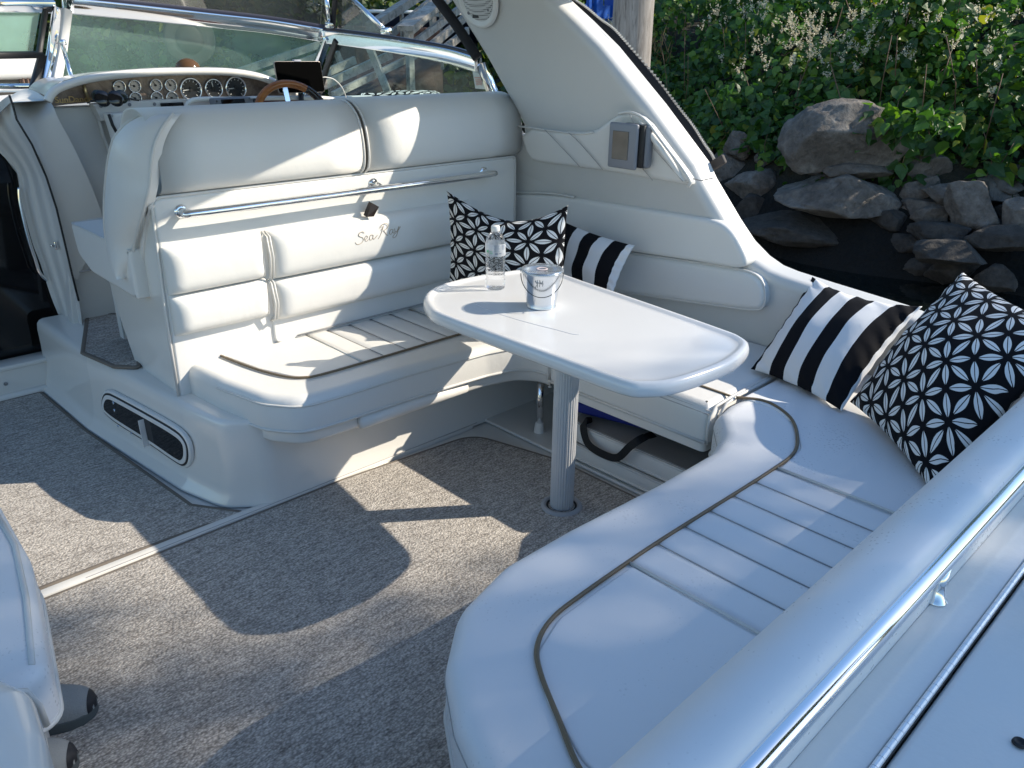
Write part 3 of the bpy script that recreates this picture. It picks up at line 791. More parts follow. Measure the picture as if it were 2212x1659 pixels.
# coaming and arch (one moulding): y,z outline extruded in x, leaning inboard with height
def cw(v):      # tumblehome
    z = v.z
    k = max(0.0, z - .55)
    x = v.x - .18 * k - .05 * k * k
    if z > 1.6: x -= .5 * (z - 1.6)
    return Vector((x, v.y, z))
def xo(z, x0): return cw(Vector((x0, 0, z))).x
def at_co(px, py, x0):
    z = .6
    for _ in range(12):
        p = at(px, py, x=xo(z, x0)); z = p.z
    return p
OUT = [at_co(px, py, 2.655) for px, py in [(2225, 765), (1960, 661), (1800, 612), (1722, 587), (1690, 574), (1660, 553), (1628, 520), (1598, 475), (1545, 385), (1530, 352), (1436, 225), (1334, 100), (1280, 46), (1230, 0)]]
outl = [Vector((p.y, p.z)) for p in OUT]
FRN = [at_co(px, py, 2.53) for px, py in [(962, 0), (1040, 125), (1090, 215), (1120, 272), (1125, 290)]]
frn = [Vector((p.y, p.z)) for p in FRN]
print('arch top aft', OUT[-1], 'fwd', FRN[0])
poly = [Vector((-.6, .47))] + outl + [Vector((outl[-1].x + .05, 1.62)), Vector((frn[0].x + .12, 1.66))] + frn + [Vector((2.9, .99)), Vector((4.3, .93)), Vector((4.3, -.5)), Vector((-.6, -.5))]
mb = MB(); slab(mb, poly, FX(2.665), .120, r=.040, seg=6)
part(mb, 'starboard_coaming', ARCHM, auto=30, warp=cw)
# lower inner wall down to the seat
# arch top: leg carries on up and inboard to the crossbar overhead (out of the frame)
A1 = cw(Vector((2.6, outl[-1].x + .05, 1.60))); 
mb = MB()
E = [(2.52, 2.14, 1.60), (2.1, 1.86, 1.665), (1.5, 1.45, 1.78), (.6, .88, 1.93), (-.6, .7, 1.97), (-1.0, .9, 1.9)]
F_ = [(2.50, 2.92, 1.60), (2.1, 2.90, 1.74), (1.5, 2.88, 1.80), (.6, 2.85, 1.95), (-.6, 2.8, 1.97), (-1.0, 2.7, 1.9)]
vs = []
for a, b in zip(E, F_): vs += [Vector(a), Vector(b), Vector(b) + Vector((0, 0, .07)), Vector(a) + Vector((0, 0, .07))]
fs = []
for i in range(len(E) - 1):
    for j in range(4): fs.append((i * 4 + j, i * 4 + (j + 1) % 4, (i + 1) * 4 + (j + 1) % 4, (i + 1) * 4 + j))
fs += [(3, 2, 1, 0), tuple(len(vs) - 4 + j for j in range(4))]
mb.add(vs, fs); part(mb, 'arch_crossbar', GEL)

# canvas and zipper band along the aft edge of the arch
band_o = [at_co(px, py, 2.665) for px, py in [(1222, 0), (1275, 46), (1328, 97), (1430, 222), (1494, 305), (1527, 350)]]
bo = catmull(band_o, 6)
mb = MB()
vs = []
for i, p in enumerate(bo):
    wv = .004 + .003 * math.sin(i * .5) ** 2 + .016 * math.sin(math.pi * i / (len(bo) - 1))
    nrm = Vector((0, -.75, .66))
    vs += [p + Vector((.02, 0, 0)) - nrm * .03, p + Vector((.03, 0, 0)) + nrm * wv, p + Vector((.045, 0, 0)) + nrm * wv, p + Vector((.05, 0, 0)) - nrm * .03]
fs = [(i * 4 + j, i * 4 + j + 1, (i + 1) * 4 + j + 1, (i + 1) * 4 + j) for i in range(len(bo) - 1) for j in range(3)]
mb.add(vs, fs); flap = part(mb, 'canvas_flap', CANV, smooth=True)
mb = MB()
for i in range(len(bo) - 1):
    for q in (0.0, .33, .66):
        p = bo[i].lerp(bo[i + 1], q); wv = .004 + .003 * math.sin((i + q) * .5) ** 2 + .016 * math.sin(math.pi * (i + q) / (len(bo) - 1)); nrm = Vector((0, -.75, .66))
        mb.box(p + Vector((.037, 0, 0)) + nrm * (wv + .002), (.012, .006, .007))
mb.build('zipper_teeth', plain('zip_metal', (.35, .35, .36), .35, .8), flap)
mb = MB(); mb.rbox(band_o[-1] + Vector((.03, -.03, .0)), (.02, .055, .035), .006, rot=Matrix.Rotation(R_(-35), 3, 'X')); mb.build('leather_tab', plain('brown_tab', (.06, .05, .045), .8), flap, auto=30)
# light track between canvas and gelcoat
mb = MB(); tr_ = [at_co(px, py, 2.65) for px, py in [(1221, 0), (1270, 47), (1325, 100), (1428, 228), (1490, 308), (1524, 354)]]
mb.tube(catmull(tr_, 6), .011, 8); part(mb, 'canvas_track', WPL, smooth=True)
# black seal along forward edge of the arch
mb = MB(); mb.tube(catmull([at_co(px, py, 2.56) + Vector((-.005, .02, 0)) for px, py in [(950, -5), (995, 55), (1040, 125)]], 5), .022, 8); part(mb, 'rubber_seal', CANV, smooth=True)
# joint line of coaming
piping('joint_line', [at_co(px, py, 2.53) + Vector((-.0015, 0, 0)) for px, py in [(1497, 386), (1515, 390), (1543, 384)]], .0022, boat, SEAM)

# speaker in the arch
spk = at_co(1032, -6, 2.535); 
nrmA = Vector((-1, 0, -.28)).normalized()
mb = MB(); mb.lathe(spk, [(.0, .004), (.092, .004), (.098, .010), (.105, .012), (.112, .006), (.114, 0)], 40, axis=nrmA, caps=False); s0 = part(mb, 'arch_speaker', WPL, smooth=True)
GR = NT('speaker_grille'); 
tc = GR.n('ShaderNodeTexCoord'); vv = GR.n('ShaderNodeTexVoronoi'); vv.inputs['Scale'].default_value = 150; vv.inputs['Randomness'].default_value = 0; GR.l(tc.outputs['Object'], vv.inputs['Vector'])
GR.l(GR.ramp(vv.outputs['Distance'], [(.30, (.03, .03, .03)), (.42, (.55, .55, .54))]), GR.b.inputs['Base Color']); GR.set(roughness=.5)
mb = MB(); mb.lathe(spk, [(.0, .014), (.05, .012), (.082, .007), (.088, .004)], 40, axis=nrmA, caps=False); mb.build('grille', GR.m, s0, smooth=True)
mb = MB(); mb.rbox(at_co(1031, 35, 2.535) + Vector((-.008, 0, 0)), (.006, .036, .014), .002); mb.build('maker_badge', BLACK, s0)
mb = MB()
for px, py in ((1015, 27), (1057, 20)): mb.lathe(at_co(px, py, 2.535) + nrmA * .006, [(0, .003), (.006, .003), (.007, 0)], 10, axis=nrmA, caps=False)
mb.build('screw', GREYP, s0)

# padded side panel under the arch
XP = 2.535
def cop(lst, x0=XP): return [Vector((p.y, p.z)) for p in (at_co(px, py, x0) for px, py in lst)]
pp = cop([(1128, 275), (1240, 286), (1290, 283), (1318, 262), (1345, 244), (1372, 242), (1400, 256), (1440, 310), (1480, 362), (1499, 390), (1497, 400), (1440, 390), (1300, 366), (1180, 352), (1146, 344)])
mb = MB(); slab(mb, smooth2([(*p, 0) for p in pp], 1, True), FX(2.545), .030, r=.016, seg=4, puff=.0); sp_ = part(mb, 'side_pad', VIN, auto=60, warp=cw)
piping('piping', [Vector((XP - .02, *p)) for p in smooth2([(*q, 0) for q in cop([(1128, 272), (1200, 282), (1262, 290), (1290, 285)])], 1) for p in [(p.x, p.y)]], .004, sp_, warp=cw)
piping('piping', [Vector((XP - .024, p.x, p.y)) for p in smooth2([(*q, 0) for q in cop([(1345, 245), (1372, 240), (1402, 255), (1442, 310), (1482, 362), (1502, 392), (1494, 402)])], 2)], .0055, sp_, warp=cw)
for ln in ([(1187, 279), (1205, 297), (1250, 345), (1262, 358)], [(1239, 286), (1258, 302), (1300, 350), (1312, 365)], [(1371, 246), (1378, 262), (1400, 295), (1450, 350), (1485, 390)], [(1398, 362), (1420, 388)]):
    piping('seam', [Vector((XP - .0285, p.x, p.y)) for p in smooth2([(*q, 0) for q in cop(ln)], 1)], .0016, sp_, SEAM, warp=cw)
# raised bolster ridge
mb = MB(); rp = smooth2([(*q, 0) for q in cop([(1388, 262), (1408, 282), (1440, 325), (1465, 360), (1485, 392)])], 2)
mb.tube([Vector((XP - .022, p.x, p.y)) for p in rp], [.002 + .011 * math.sin(math.pi * (i + 1) / (len(rp) + 1)) for i in range(len(rp))], 10); mb.build('raised_ridge', VIN, sp_, smooth=True, warp=cw)

# stereo remote / disc slot
rm = tag(empty('stereo_remote', at_co(1358, 315, 2.50)), 'grey square stereo control unit with small window on the padded side panel', 'stereo control')
c = at_co(1358, 314, 2.475); rot = Matrix.Rotation(R_(-3), 3, 'Y')
mb = MB(); mb.rbox(c + Vector((.024, -.020, 0)), (.04, .122, .152), .014, 4); mb.build('housing', GREYP, rm, auto=40)
mb = MB(); mb.rbox(c + Vector((.002, -.006, 0)), (.016, .126, .147), .004, 2); mb.build('gap', BLACK, rm, auto=40)
mb = MB(); mb.rbox(c + Vector((-.016, .012, -.002)), (.018, .128, .158), .008, 3); fp = mb.build('face_plate', plain('silver_grey_plastic', (.20, .21, .235), .38), rm, auto=40)
mb = MB(); mb.rbox(c + Vector((-.0265, .018, 0)), (.003, .072, .098), .001, 1); mb.build('window', plain('smoked_window', (.11, .10, .085), .12, var=.35), fp)
mb = MB()
for a in (.045, .03, -.03, -.045): mb.box(c + Vector((.0145, -.06, a)), (.004, .007, .008))
mb.build('slot', BLACK, rm)

# companionway: black door, sill, frame mouldings -------------------------------------------
mb = MB(); dq = [at(px, py, y=3.72) for px, py in [(-90, 240), (0, 325), (38, 375), (48, 430), (70, 520), (158, 758)]]
pz = at(-80, 800, y=3.72).z
poly = [Vector((-.6, pz)), Vector((at(158, 762, y=3.72).x, .13))] + [Vector((p.x, p.z)) for p in reversed(dq[1:-1])] + [Vector((dq[0].x, dq[0].z)), Vector((-.6, 1.1))]
slab(mb, poly, ((0, 3.76, 0), (1, 0, 0), (0, 0, 1), (0, -1, 0)), .03, .002)
dr = part(mb, 'companionway_door', GLOSSB)
mb = MB(); hp = [at(px, py, y=3.66) for px, py in [(41, 405), (44, 440), (60, 510), (76, 560), (86, 590), (102, 606)]]
mb.tube(catmull(hp, 5), .007, 8); mb.build('grab_handle', CHROME, dr, smooth=True)
# sill / threshold step
mb = MB(); mb.rbox((.1, 3.70, .055), (1.70, .14, .15), .012, 3); mb.rbox((.1, 3.665, .135), (1.62, .10, .022), .008, 2); mb.rbox((.1, 3.63, .012), (1.62, .06, .03), .012, 3); sill = part(mb, 'door_sill', GEL, auto=40)
mb = MB()
for px, py in ((12, 829), (148, 810)): mb.lathe(at(px, py, y=3.628), [(0, .003), (.008, .003), (.009, 0)], 12, axis=(0, -1, 0), caps=False)
mb.build('screw', CHROME, sill)
# frame mouldings: ribbed surface between the door and the console seam
SEAMP = [(20, 205), (27, 225), (36, 258), (69, 312), (100, 382), (122, 450), (139, 521), (155, 590), (170, 650), (178, 720), (172, 757)]
EDGE = [(-60, 270), (-30, 300), (0, 330), (20, 350), (38, 376), (46, 432), (69, 521), (87, 569), (110, 640), (137, 705), (158, 757)]
rows = []
for (sx, sy), (ex, ey) in zip(SEAMP, EDGE):
    S = at(sx, sy, y=3.46); E_ = at(ex, ey, y=3.70); row = []
    for j in range(17):
        t = j / 16; p = S.lerp(E_, t)
        bump_ = .012 * math.cos(t * 2 * math.pi * 3) + (-.02 * math.sin(math.pi * t))
        row.append(p + Vector((-.2, -1, 0)) * bump_)
    rows.append(row)
rws = []
for j in range(17):
    cc = catmull([r[j] for r in rows], 4); rws.append(cc)
nn = len(rws[0]); vs = [p for cc in rws for p in cc]
fs = [(j * nn + i, j * nn + i + 1, (j + 1) * nn + i + 1, (j + 1) * nn + i) for j in range(16) for i in range(nn - 1)]
mb = MB(); mb.add(vs, fs); fr = part(mb, 'door_frame', GELG, smooth=True)
piping('seam', [at(x, y, y=3.452) for x, y in SEAMP[:-2]], .004, fr, BLACK)
mb = MB(); q = at(121, 530, y=3.52); mb.rbox(q, (.012, .012, .035), .003); mb.rbox(q + Vector((-.01, 0, 0)), (.02, .01, .012), .003); mb.build('door_catch', CHROME, fr, auto=40)
# shoulder left of the dash (top surface sweeping to the frame)
rows = [[(105, 215, 3.50), (115, 230, 3.44), (128, 260, 3.42), (165, 330, 3.42), (205, 420, 3.44), (240, 520, 3.46)],
        [(70, 195, 3.70), (80, 240, 3.52), (92, 272, 3.47), (125, 350, 3.46), (165, 440, 3.46), (190, 560, 3.47)],
        [(45, 195, 3.80), (50, 225, 3.60), (62, 270, 3.50), (100, 350, 3.47), (130, 430, 3.47), (170, 600, 3.48)],
        [(10, 215, 3.80), (24, 222, 3.55), (36, 262, 3.465), (72, 318, 3.46), (103, 384, 3.46), (160, 600, 3.46)]]
cols = [catmull([at(x, y, y=d) for x, y, d in r], 6) for r in rows]
grid_ = []
for i in range(len(cols[0])): grid_.append(catmull([c_[i] for c_ in cols], 5))
nn = len(grid_[0]); mb = MB(); mb.add([p for r in grid_ for p in r], [(i * nn + j, i * nn + j + 1, (i + 1) * nn + j + 1, (i + 1) * nn + j) for i in range(len(grid_) - 1) for j in range(nn - 1)])
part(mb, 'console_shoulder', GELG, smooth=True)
rows = [[(-70, 160, 3.9), (-60, 200, 3.80), (-60, 270, 3.74)], [(0, 200, 4.0), (0, 215, 3.8), (-28, 300, 3.72)], [(60, 192, 4.0), (40, 205, 3.85), (0, 332, 3.71)]]
# side deck beside the windshield foot
mb = MB(); mb.add([at(-80, 215, y=4.1), at(110, 195, y=4.1), at(105, 217, y=3.5), at(22, 222, y=3.46), at(-60, 300, y=3.70), at(-120, 330, y=3.7)], [(0, 1, 2, 3, 4, 5)]); part(mb, 'side_deck', GELG)
# console wall behind the helm seat (aft facing), down to the step
mb = MB(); zf = .28
wall = [at(112, 232, y=3.47), at(640, 215, y=3.47)]
poly = [Vector((at(178, 720, y=3.50).x - .03, zf)), Vector((2.42, zf)), Vector((2.42, 1.14)), Vector((at(112, 230, y=3.50).x, 1.145))]
slab(mb, poly, ((0, 3.56, 0), (1, 0, 0), (0, 0, 1), (0, -1, 0)), .06, .01)
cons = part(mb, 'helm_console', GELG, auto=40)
# raised diagonal rib and recess on the console
mb = MB(); mb.tube([at(x, y, y=3.485) for x, y in [(205, 228), (222, 290), (252, 370), (285, 450)]], .012, 8, flat=.6)
mb.build('moulded_rib', GELG, cons, smooth=True)
# control box with screws, slim black vent
mb = MB(); q = [at(px, py, y=3.43) for px, py in [(203, 225), (330, 216), (410, 214), (412, 260), (260, 262), (222, 262)]]
slab(mb, [Vector((p.x, p.z)) for p in q], ((0, 3.49, 0), (1, 0, 0), (0, 0, 1), (0, -1, 0)), .05, .008); part(mb, 'switch_pod', GELG, auto=40)
mb = MB(); q = [at(px, py, y=3.42) for px, py in [(349, 223), (398, 221), (401, 231), (352, 235)]]
slab(mb, rounded([Vector((p.x, p.z)) for p in q], .004), ((0, 3.437, 0), (1, 0, 0), (0, 0, 1), (0, -1, 0)), .008, .002); part(mb, 'radio_slot', GLOSSB)
mb = MB()
for px, py in ((218, 229), (280, 226), (334, 225)): mb.lathe(at(px, py, y=3.437), [(0, .004), (.006, .003), (.007, 0)], 10, axis=(0, -1, 0), caps=False)
part(mb, 'screw', GREYP)
# chart box by the companion seat with blue mark
mb = MB(); q = [at(px, py, y=3.35) for px, py in [(236, 246), (300, 240), (330, 330), (262, 330)]]
slab(mb, rounded([Vector((p.x, p.z)) for p in q], .01), ((0, 3.42, 0), (1, 0, 0), (0, 0, 1), (0, -1, 0)), .07, .008); cb_ = part(mb, 'chart_pocket', WPL, auto=40)
piping('gap', [at(x, y, y=3.345) for x, y in [(235, 247), (243, 270), (257, 295)]], .006, cb_, BLACK)
mb = MB(); p = at(269, 266, y=3.343); mb.box(p, (.012, .004, .028), Matrix.Rotation(R_(15), 3, 'Y')); mb.build('blue_mark', BLUE, cb_)

# dash: burl panel under a white hood --------------------------------------------------------
HOOD = [(103, 218), (112, 202), (132, 188), (180, 173), (240, 163), (330, 156), (420, 154), (500, 156), (560, 166), (605, 184), (640, 206)]
LOWP = [(118, 230), (150, 226), (205, 221), (260, 217), (350, 216), (420, 216), (500, 215), (600, 212), (640, 212)]
hp = catmull([at(x, y, y=3.42) for x, y in HOOD], 6)
mb = MB(); mb.tube(hp, .019, 10, flat=.8)
# hood top surface running forward
vs = []
for p in hp:
    b = Vector((p.x + .1, 4.05, min(p.z - .0, 1.23)))
    for t in (0, .12, .3, .6, 1): vs.append(p.lerp(b, t) + Vector((0, 0, .017 if t < .5 else .0)))
fs = [(i * 5 + j, (i + 1) * 5 + j, (i + 1) * 5 + j + 1, i * 5 + j + 1) for i in range(len(hp) - 1) for j in range(4)]
mb.add(vs, fs); part(mb, 'dash_hood', GEL, smooth=True)
mb = MB(); q = [at(x, y, y=3.46) for x, y in HOOD] + [at(x, y, y=3.46) for x, y in reversed(LOWP)]
slab(mb, [Vector((p.x, p.z)) for p in q], ((0, 3.50, 0), (1, 0, 0), (0, 0, 1), (0, -1, 0)), .03, .002); dash = part(mb, 'burl_dash_panel', BURL)
mb = MB(); mb.tube([at(178, 173, y=3.466), at(192, 222, y=3.466)], .006, 6); mb.build('gold_divider', plain('brass_trim', (.5, .38, .2), .3, .9), dash, smooth=True)
def gauge(px, py, rpx, name, dark=True, ang=200):
    y0 = 3.468; c_ = at(px, py, y=y0); r = rpx * float((RM @ (np.array(c_) - CAM))[2]) / FPX
    m1 = MB(); m1.lathe(c_, [(0, .002), (r * .84, .002)], 28, axis=(0, -1, 0), caps=False)
    f0 = m1.build(name, plain('gauge_face_dark', (.02, .022, .025), .25) if dark else plain('gauge_face_silver', (.32, .30, .29), .3, .5), dash)
    m2 = MB(); m2.lathe(c_, [(r * .82, .003), (r * .86, .012), (r * .95, .015), (r * 1.02, .010), (r * 1.04, 0)], 32, axis=(0, -1, 0), caps=False); m2.build('bezel', CHROME, f0, smooth=True)
    m3 = MB(); a = R_(ang); m3.beam(c_ + Vector((0, -.005, 0)), c_ + Vector((math.cos(a) * r * .7, -.005, math.sin(a) * r * .7)), r * .07, r * .05, up=(0, 1, 0))
    m3.build('needle', WPL if dark else BLACK, f0)
    m4 = MB(); m4.lathe(c_, [(0, .009), (r * .16, .008), (r * .18, .002)], 12, axis=(0, -1, 0), caps=False); m4.build('hub', BLACK, f0)
    m5 = MB()
    for k_ in range(11):
        a = R_(-45 + 27 * k_); d = Vector((math.cos(a), 0, math.sin(a))); m5.beam(c_ + d * r * .66 + Vector((0, -.004, 0)), c_ + d * r * .78 + Vector((0, -.004, 0)), r * .05, r * .03, up=(0, 1, 0))
    m5.build('scale_marks', WPL if dark else BLACK, f0)
for px, py in ((256, 187), (289, 186), (335, 184), (367, 184)): gauge(px, py, 13, 'small_gauge', False, 160 if px < 300 else 120)
for px, py in ((291, 212), (337, 211), (370, 211)): gauge(px, py, 13, 'small_gauge', False, 150)
gauge(411, 193, 24, 'large_gauge', True, 185); gauge(460, 191, 20, 'large_gauge', True, 100); gauge(508, 190, 24, 'large_gauge', True, 185)
def text(s_, name, loc, size, ux, uy, mat, parent, ext=.001, shear=0, sx=1.0):
    cu = bpy.data.curves.new(name, 'FONT'); cu.body = s_; cu.size = size; cu.extrude = ext; cu.shear = shear; cu.align_x = 'CENTER'; cu.align_y = 'CENTER'
    o = bpy.data.objects.new(name + '_tmp', cu); COL.objects.link(o)
    dg_ = bpy.context.evaluated_depsgraph_get(); me = bpy.data.meshes.new_from_object(o.evaluated_get(dg_))
    ux = Vector(ux).normalized(); uy = Vector(uy).normalized(); uz = ux.cross(uy)
    vs = [Vector(loc) + ux * v.co.x * sx + uy * v.co.y + uz * v.co.z for v in me.vertices]; fs = [tuple(p.vertices) for p in me.polygons]
    bpy.data.objects.remove(o); bpy.data.curves.remove(cu)
    return mesh_obj(name, vs, fs, mat, parent, smooth=False)
text('SunDancer', 'lettering', at(163, 215, y=3.455), .031, (1, 0, .0), (0, 0, 1), plain('gold_lettering', (.45, .30, .12), .35, .5), dash, .0015, sx=1.05)
mb = MB(); mb.tube([at(135, 222, y=3.464), at(190, 218, y=3.464)], .0013, 5); mb.build('underline', MATS['gold_lettering'], dash)
# helm instrument shelf at right: white lip, red burl panel
mb = MB(); q = catmull([at(x, y, y=3.35) for x, y in [(400, 236), (418, 216), (500, 214), (590, 212), (690, 212), (722, 216), (738, 228), (742, 245)]], 5); mb.tube(q, .010, 8); part(mb, 'dash_rim', GEL, smooth=True)
mb = MB(); q = [at(x, y, y=3.36) for x, y in [(560, 216), (690, 215), (718, 219), (734, 232), (736, 260), (560, 260)]]; slab(mb, [Vector((p.x, p.z)) for p in q], ((0, 3.40, 0), (1, 0, 0), (0, 0, 1), (0, -1, 0)), .03, .003); part(mb, 'red_burl_panel', BURLR)
mb = MB(); q = [at(x, y, y=3.37) for x, y in [(402, 240), (420, 219), (560, 216), (560, 260), (402, 260)]]; slab(mb, [Vector((p.x, p.z)) for p in q], ((0, 3.41, 0), (1, 0, 0), (0, 0, 1), (0, -1, 0)), .03, .003); part(mb, 'instrument_pod', plain('pink_white_panel', (.62, .55, .50), .4))
# compass dome
mb = MB(); p = at(406, 151, y=3.6); mb.lathe(p, [(.055, -.01), (.054, .008), (.046, .026), (.030, .040), (.012, .046), (0, .047)], 24); cp = part(mb, 'compass_dome', plain('amber_dome', (.10, .05, .015), .1), smooth=True)
mb = MB(); mb.lathe(p, [(.060, -.014), (.062, .002), (.056, .008)], 24, caps=False); mb.build('compass_ring', plain('amber_ring', (.42, .24, .04), .3), cp, smooth=True)

# steering wheel
whc = at(637, 262, y=3.10); mb = MB(); rr = .155
nrm = Vector((-.12, -1, .42)).normalized(); ax = Vector((1, 0, 0)); ax = (ax - nrm * ax.dot(nrm)).normalized(); ay = nrm.cross(ax)
pts = [whc + (ax * math.cos(a) + ay * math.sin(a)) * rr for a in [2 * math.pi * i / 48 for i in range(48)]]
mb.tube(pts, .0155, 12, closed=True); wh = tag(empty('steering_wheel', whc), 'varnished wooden steering wheel rising behind the helm seat back', 'steering wheel')
wr = mb.build('rim', WHEELW, wh, smooth=True)
mb = MB(); mb.tube([whc + (ax * math.cos(a) + ay * math.sin(a)) * rr for a in [R_(28 + i * 3) for i in range(10)]], .0162, 12); mb.build('dark_rim_section', plain('black_lacquer', (.02, .012, .008), .12), wh, smooth=True)
mb = MB()
for a in (90, 210, 330):
    d = ax * math.cos(R_(a)) + ay * math.sin(R_(a)); mb.beam(whc - nrm * .03, whc + d * rr, .02, .006, up=nrm)
mb.lathe(whc - nrm * .04, [(0, .03), (.035, .028), (.04, 0)], 20, axis=nrm); mb.build('spoke', CHROME, wh)

# GPS unit
gps = tag(empty('chartplotter', at(515, 218, y=3.28)), 'grey chartplotter with small dark screen between the gauges and the steering wheel', 'chartplotter')
q = [at(x, y, y=3.28) for x, y in [(463, 214), (540, 209), (558, 212), (566, 245), (470, 248)]]
mb = MB(); slab(mb, rounded([Vector((p.x, p.z)) for p in q], .008), ((0, 3.33, 0), (1, 0, 0), (0, 0, 1), (0, -1, 0)), .05, .008); mb.build('case', GREYP, gps, auto=40)
q = [at(x, y, y=3.275) for x, y in [(478, 215), (528, 213), (536, 240), (484, 243)]]; mb = MB(); slab(mb, [Vector((p.x, p.z)) for p in q], ((0, 3.281, 0), (1, 0, 0), (0, 0, 1), (0, -1, 0)), .004, .001); mb.build('screen', GLOSSB, gps)
mb = MB(); mb.lathe(at(552, 218, y=3.279), [(0, .008), (.009, .007), (.011, 0)], 16, axis=(0, -1, 0)); mb.build('knob', BLACK, gps, smooth=False)
mb = MB(); mb.rbox(at(548, 211.5, y=3.278), (.03, .004, .004), .001); mb.build('key', WPL, gps)

# tablet on its mount with cable
tb = tag(empty('tablet', at(645, 203, y=3.33)), 'black tablet mounted upright above the steering wheel', 'tablet')
c_ = [at(x, y, y=3.33) for x, y in [(592, 131), (693, 131), (697, 203), (599, 201)]]
O_ = sum(c_, Vector()) / 4; U_ = (c_[1] - c_[0]).normalized(); V_ = Vector((0, .16, 1)); V_ = (V_ - U_ * V_.dot(U_)).normalized(); N_ = U_.cross(V_); 
if N_.y > 0: N_ = -N_
Wt = (c_[1] - c_[0]).length; Ht = (c_[0] - c_[3]).length
mb = MB(); slab(mb, rounded([(-Wt / 2, -Ht / 2), (Wt / 2, -Ht / 2), (Wt / 2, Ht / 2), (-Wt / 2, Ht / 2)], .012), (O_, U_, V_, N_), .008, .002); mb.build('case', plain('tablet_edge', (.25, .22, .2), .3, .6), tb, auto=40)
mb = MB(); slab(mb, rounded([(-Wt / 2 + .002, -Ht / 2 + .002), (Wt / 2 - .002, -Ht / 2 + .002), (Wt / 2 - .002, Ht / 2 - .002), (-Wt / 2 + .002, Ht / 2 - .002)], .011), (O_ + N_ * .008, U_, V_, N_), .0012, .0005); mb.build('screen', plain('screen_off', (.003, .003, .003), .4, spec=0.0), tb, auto=40)
mb = MB(); mb.rbox(O_ + V_ * (Ht / 2 + .002) + U_ * .0, (.036, .018, .010), .003); mb.build('clip', plain('clip_lilac', (.35, .36, .42), .4), tb, auto=40)
mb = MB(); mb.tube([O_ - V_ * Ht / 2 - N_ * .01, O_ - V_ * (Ht / 2 + .09) - N_ * .02], .012, 8); mb.build('mount', BLACK, tb, smooth=True)
mb = MB(); mb.tube(catmull([at(x, y, y=d) for x, y, d in [(697, 167, 3.33), (706, 167, 3.33), (722, 172, 3.34), (738, 188, 3.36), (748, 212, 3.38), (750, 230, 3.4)]], 5), .0025, 6); mb.build('cable', WPL, tb, smooth=True)
# sunglasses on the console edge
sg = tag(empty('sunglasses', at(240, 215, y=3.38)), 'pair of dark sunglasses lying below the small gauges', 'sunglasses')
LENS = plain('dark_lens', (.02, .028, .02), .08)
for px in (213, 262):
    c_ = at(px, 209, y=3.38); mb = MB(); mb.lathe(c_, [(0, .004), (.02, .003), (.026, 0)], 20, axis=(.1, -1, .3), caps=False); mb.build('lens', LENS, sg, smooth=True)
for px in (222, 250):
    c_ = at(px, 213, y=3.34); mb = MB(); mb.lathe(c_, [(0, .005), (.022, .004), (.03, 0)], 20, axis=(.1, -1, .3), caps=False); mb.build('lens', GLOSSB, sg, smooth=True)
mb = MB(); mb.tube([at(188, 223, y=3.36), at(205, 216, y=3.35), at(236, 211, y=3.36), at(278, 213, y=3.36), at(300, 217, y=3.36)], .003, 6); mb.build('frame', BLACK, sg, smooth=True)

# windshield ---------------------------------------------------------------------------------
ws = boat
def pane(name, q, mat, th=.006):
    q = [Vector(p) for p in q]; nr = (q[1] - q[0]).cross(q[-1] - q[0]).normalized()
    m = MB(); k_ = len(q); m.add(q + [p + nr * th for p in q], [tuple(range(k_)), tuple(reversed(range(k_, 2 * k_)))] + [(i, (i + 1) % k_, k_ + (i + 1) % k_, k_ + i) for i in range(k_)])
    return part(m, name, mat)
TOPC = catmull([at(135, 14, y=4.15), at(300, 30, y=4.16), at(450, 46, y=4.14), at(580, 60, y=4.10), at(700, 79, x=2.50)], 5)
bC = [Vector((p.x + (p.x - 1.9) * -.02, p.y - .02, 1.13)) for p in TOPC]
TOPR = catmull([at(700, 79, x=2.50), at(800, 92, x=2.52), at(900, 108, x=2.53), at(980, 124, x=2.52), at(1040, 143, x=2.50)], 5)
def glass_strip(name, top, bot, mat):
    m = MB(); k_ = len(top)
    m.add(list(top) + list(bot), [(i, i + 1, k_ + i + 1, k_ + i) for i in range(k_ - 1)]); return part(m, name, mat, smooth=True)
wc = glass_strip('windshield_pane', TOPC, [Vector((p.x - .06, p.y - .05 + .2, 1.12)) for p in TOPC], GLASSH)
botR = [Vector((p.x + .06, p.y + .10 - .2 * i / (len(TOPR) - 1), 1.02)) for i, p in enumerate(TOPR)]
wr_ = glass_strip('windshield_pane', TOPR, botR, GLASS)
q = [at(-80, 20, y=4.15), at(88, 20, y=4.15), at(70, 115, y=4.15), at(-80, 118, y=4.15)]
pane('windshield_pane', q, GLASSH)
def fbeam(name, pts, wd, th, mat=CHROME, up=(0, -1, -.22)):
    m = MB()
    pts = [Vector(p) for p in pts]; k_ = len(pts); vs = []
    for i, p in enumerate(pts):
        t = (pts[min(i + 1, k_ - 1)] - pts[max(i - 1, 0)]).normalized(); n1 = Vector(up); n1 = (n1 - t * n1.dot(t)).normalized(); s1 = t.cross(n1)
        for a in range(10):
            an = 2 * math.pi * a / 10; vs.append(p + s1 * wd / 2 * math.copysign(abs(math.cos(an)) ** .2, math.cos(an)) + n1 * th / 2 * math.copysign(abs(math.sin(an)) ** .3, math.sin(an)))
    fs = [(i * 10 + a, i * 10 + (a + 1) % 10, (i + 1) * 10 + (a + 1) % 10, (i + 1) * 10 + a) for i in range(k_ - 1) for a in range(10)]
    m.add(vs, fs + [tuple(range(10)), tuple(reversed(range((k_ - 1) * 10, k_ * 10)))]); return part(m, name, mat, smooth=True)
fbeam('windshield_frame', [p + Vector((0, -.01, .006)) for p in TOPC], .068, .022)
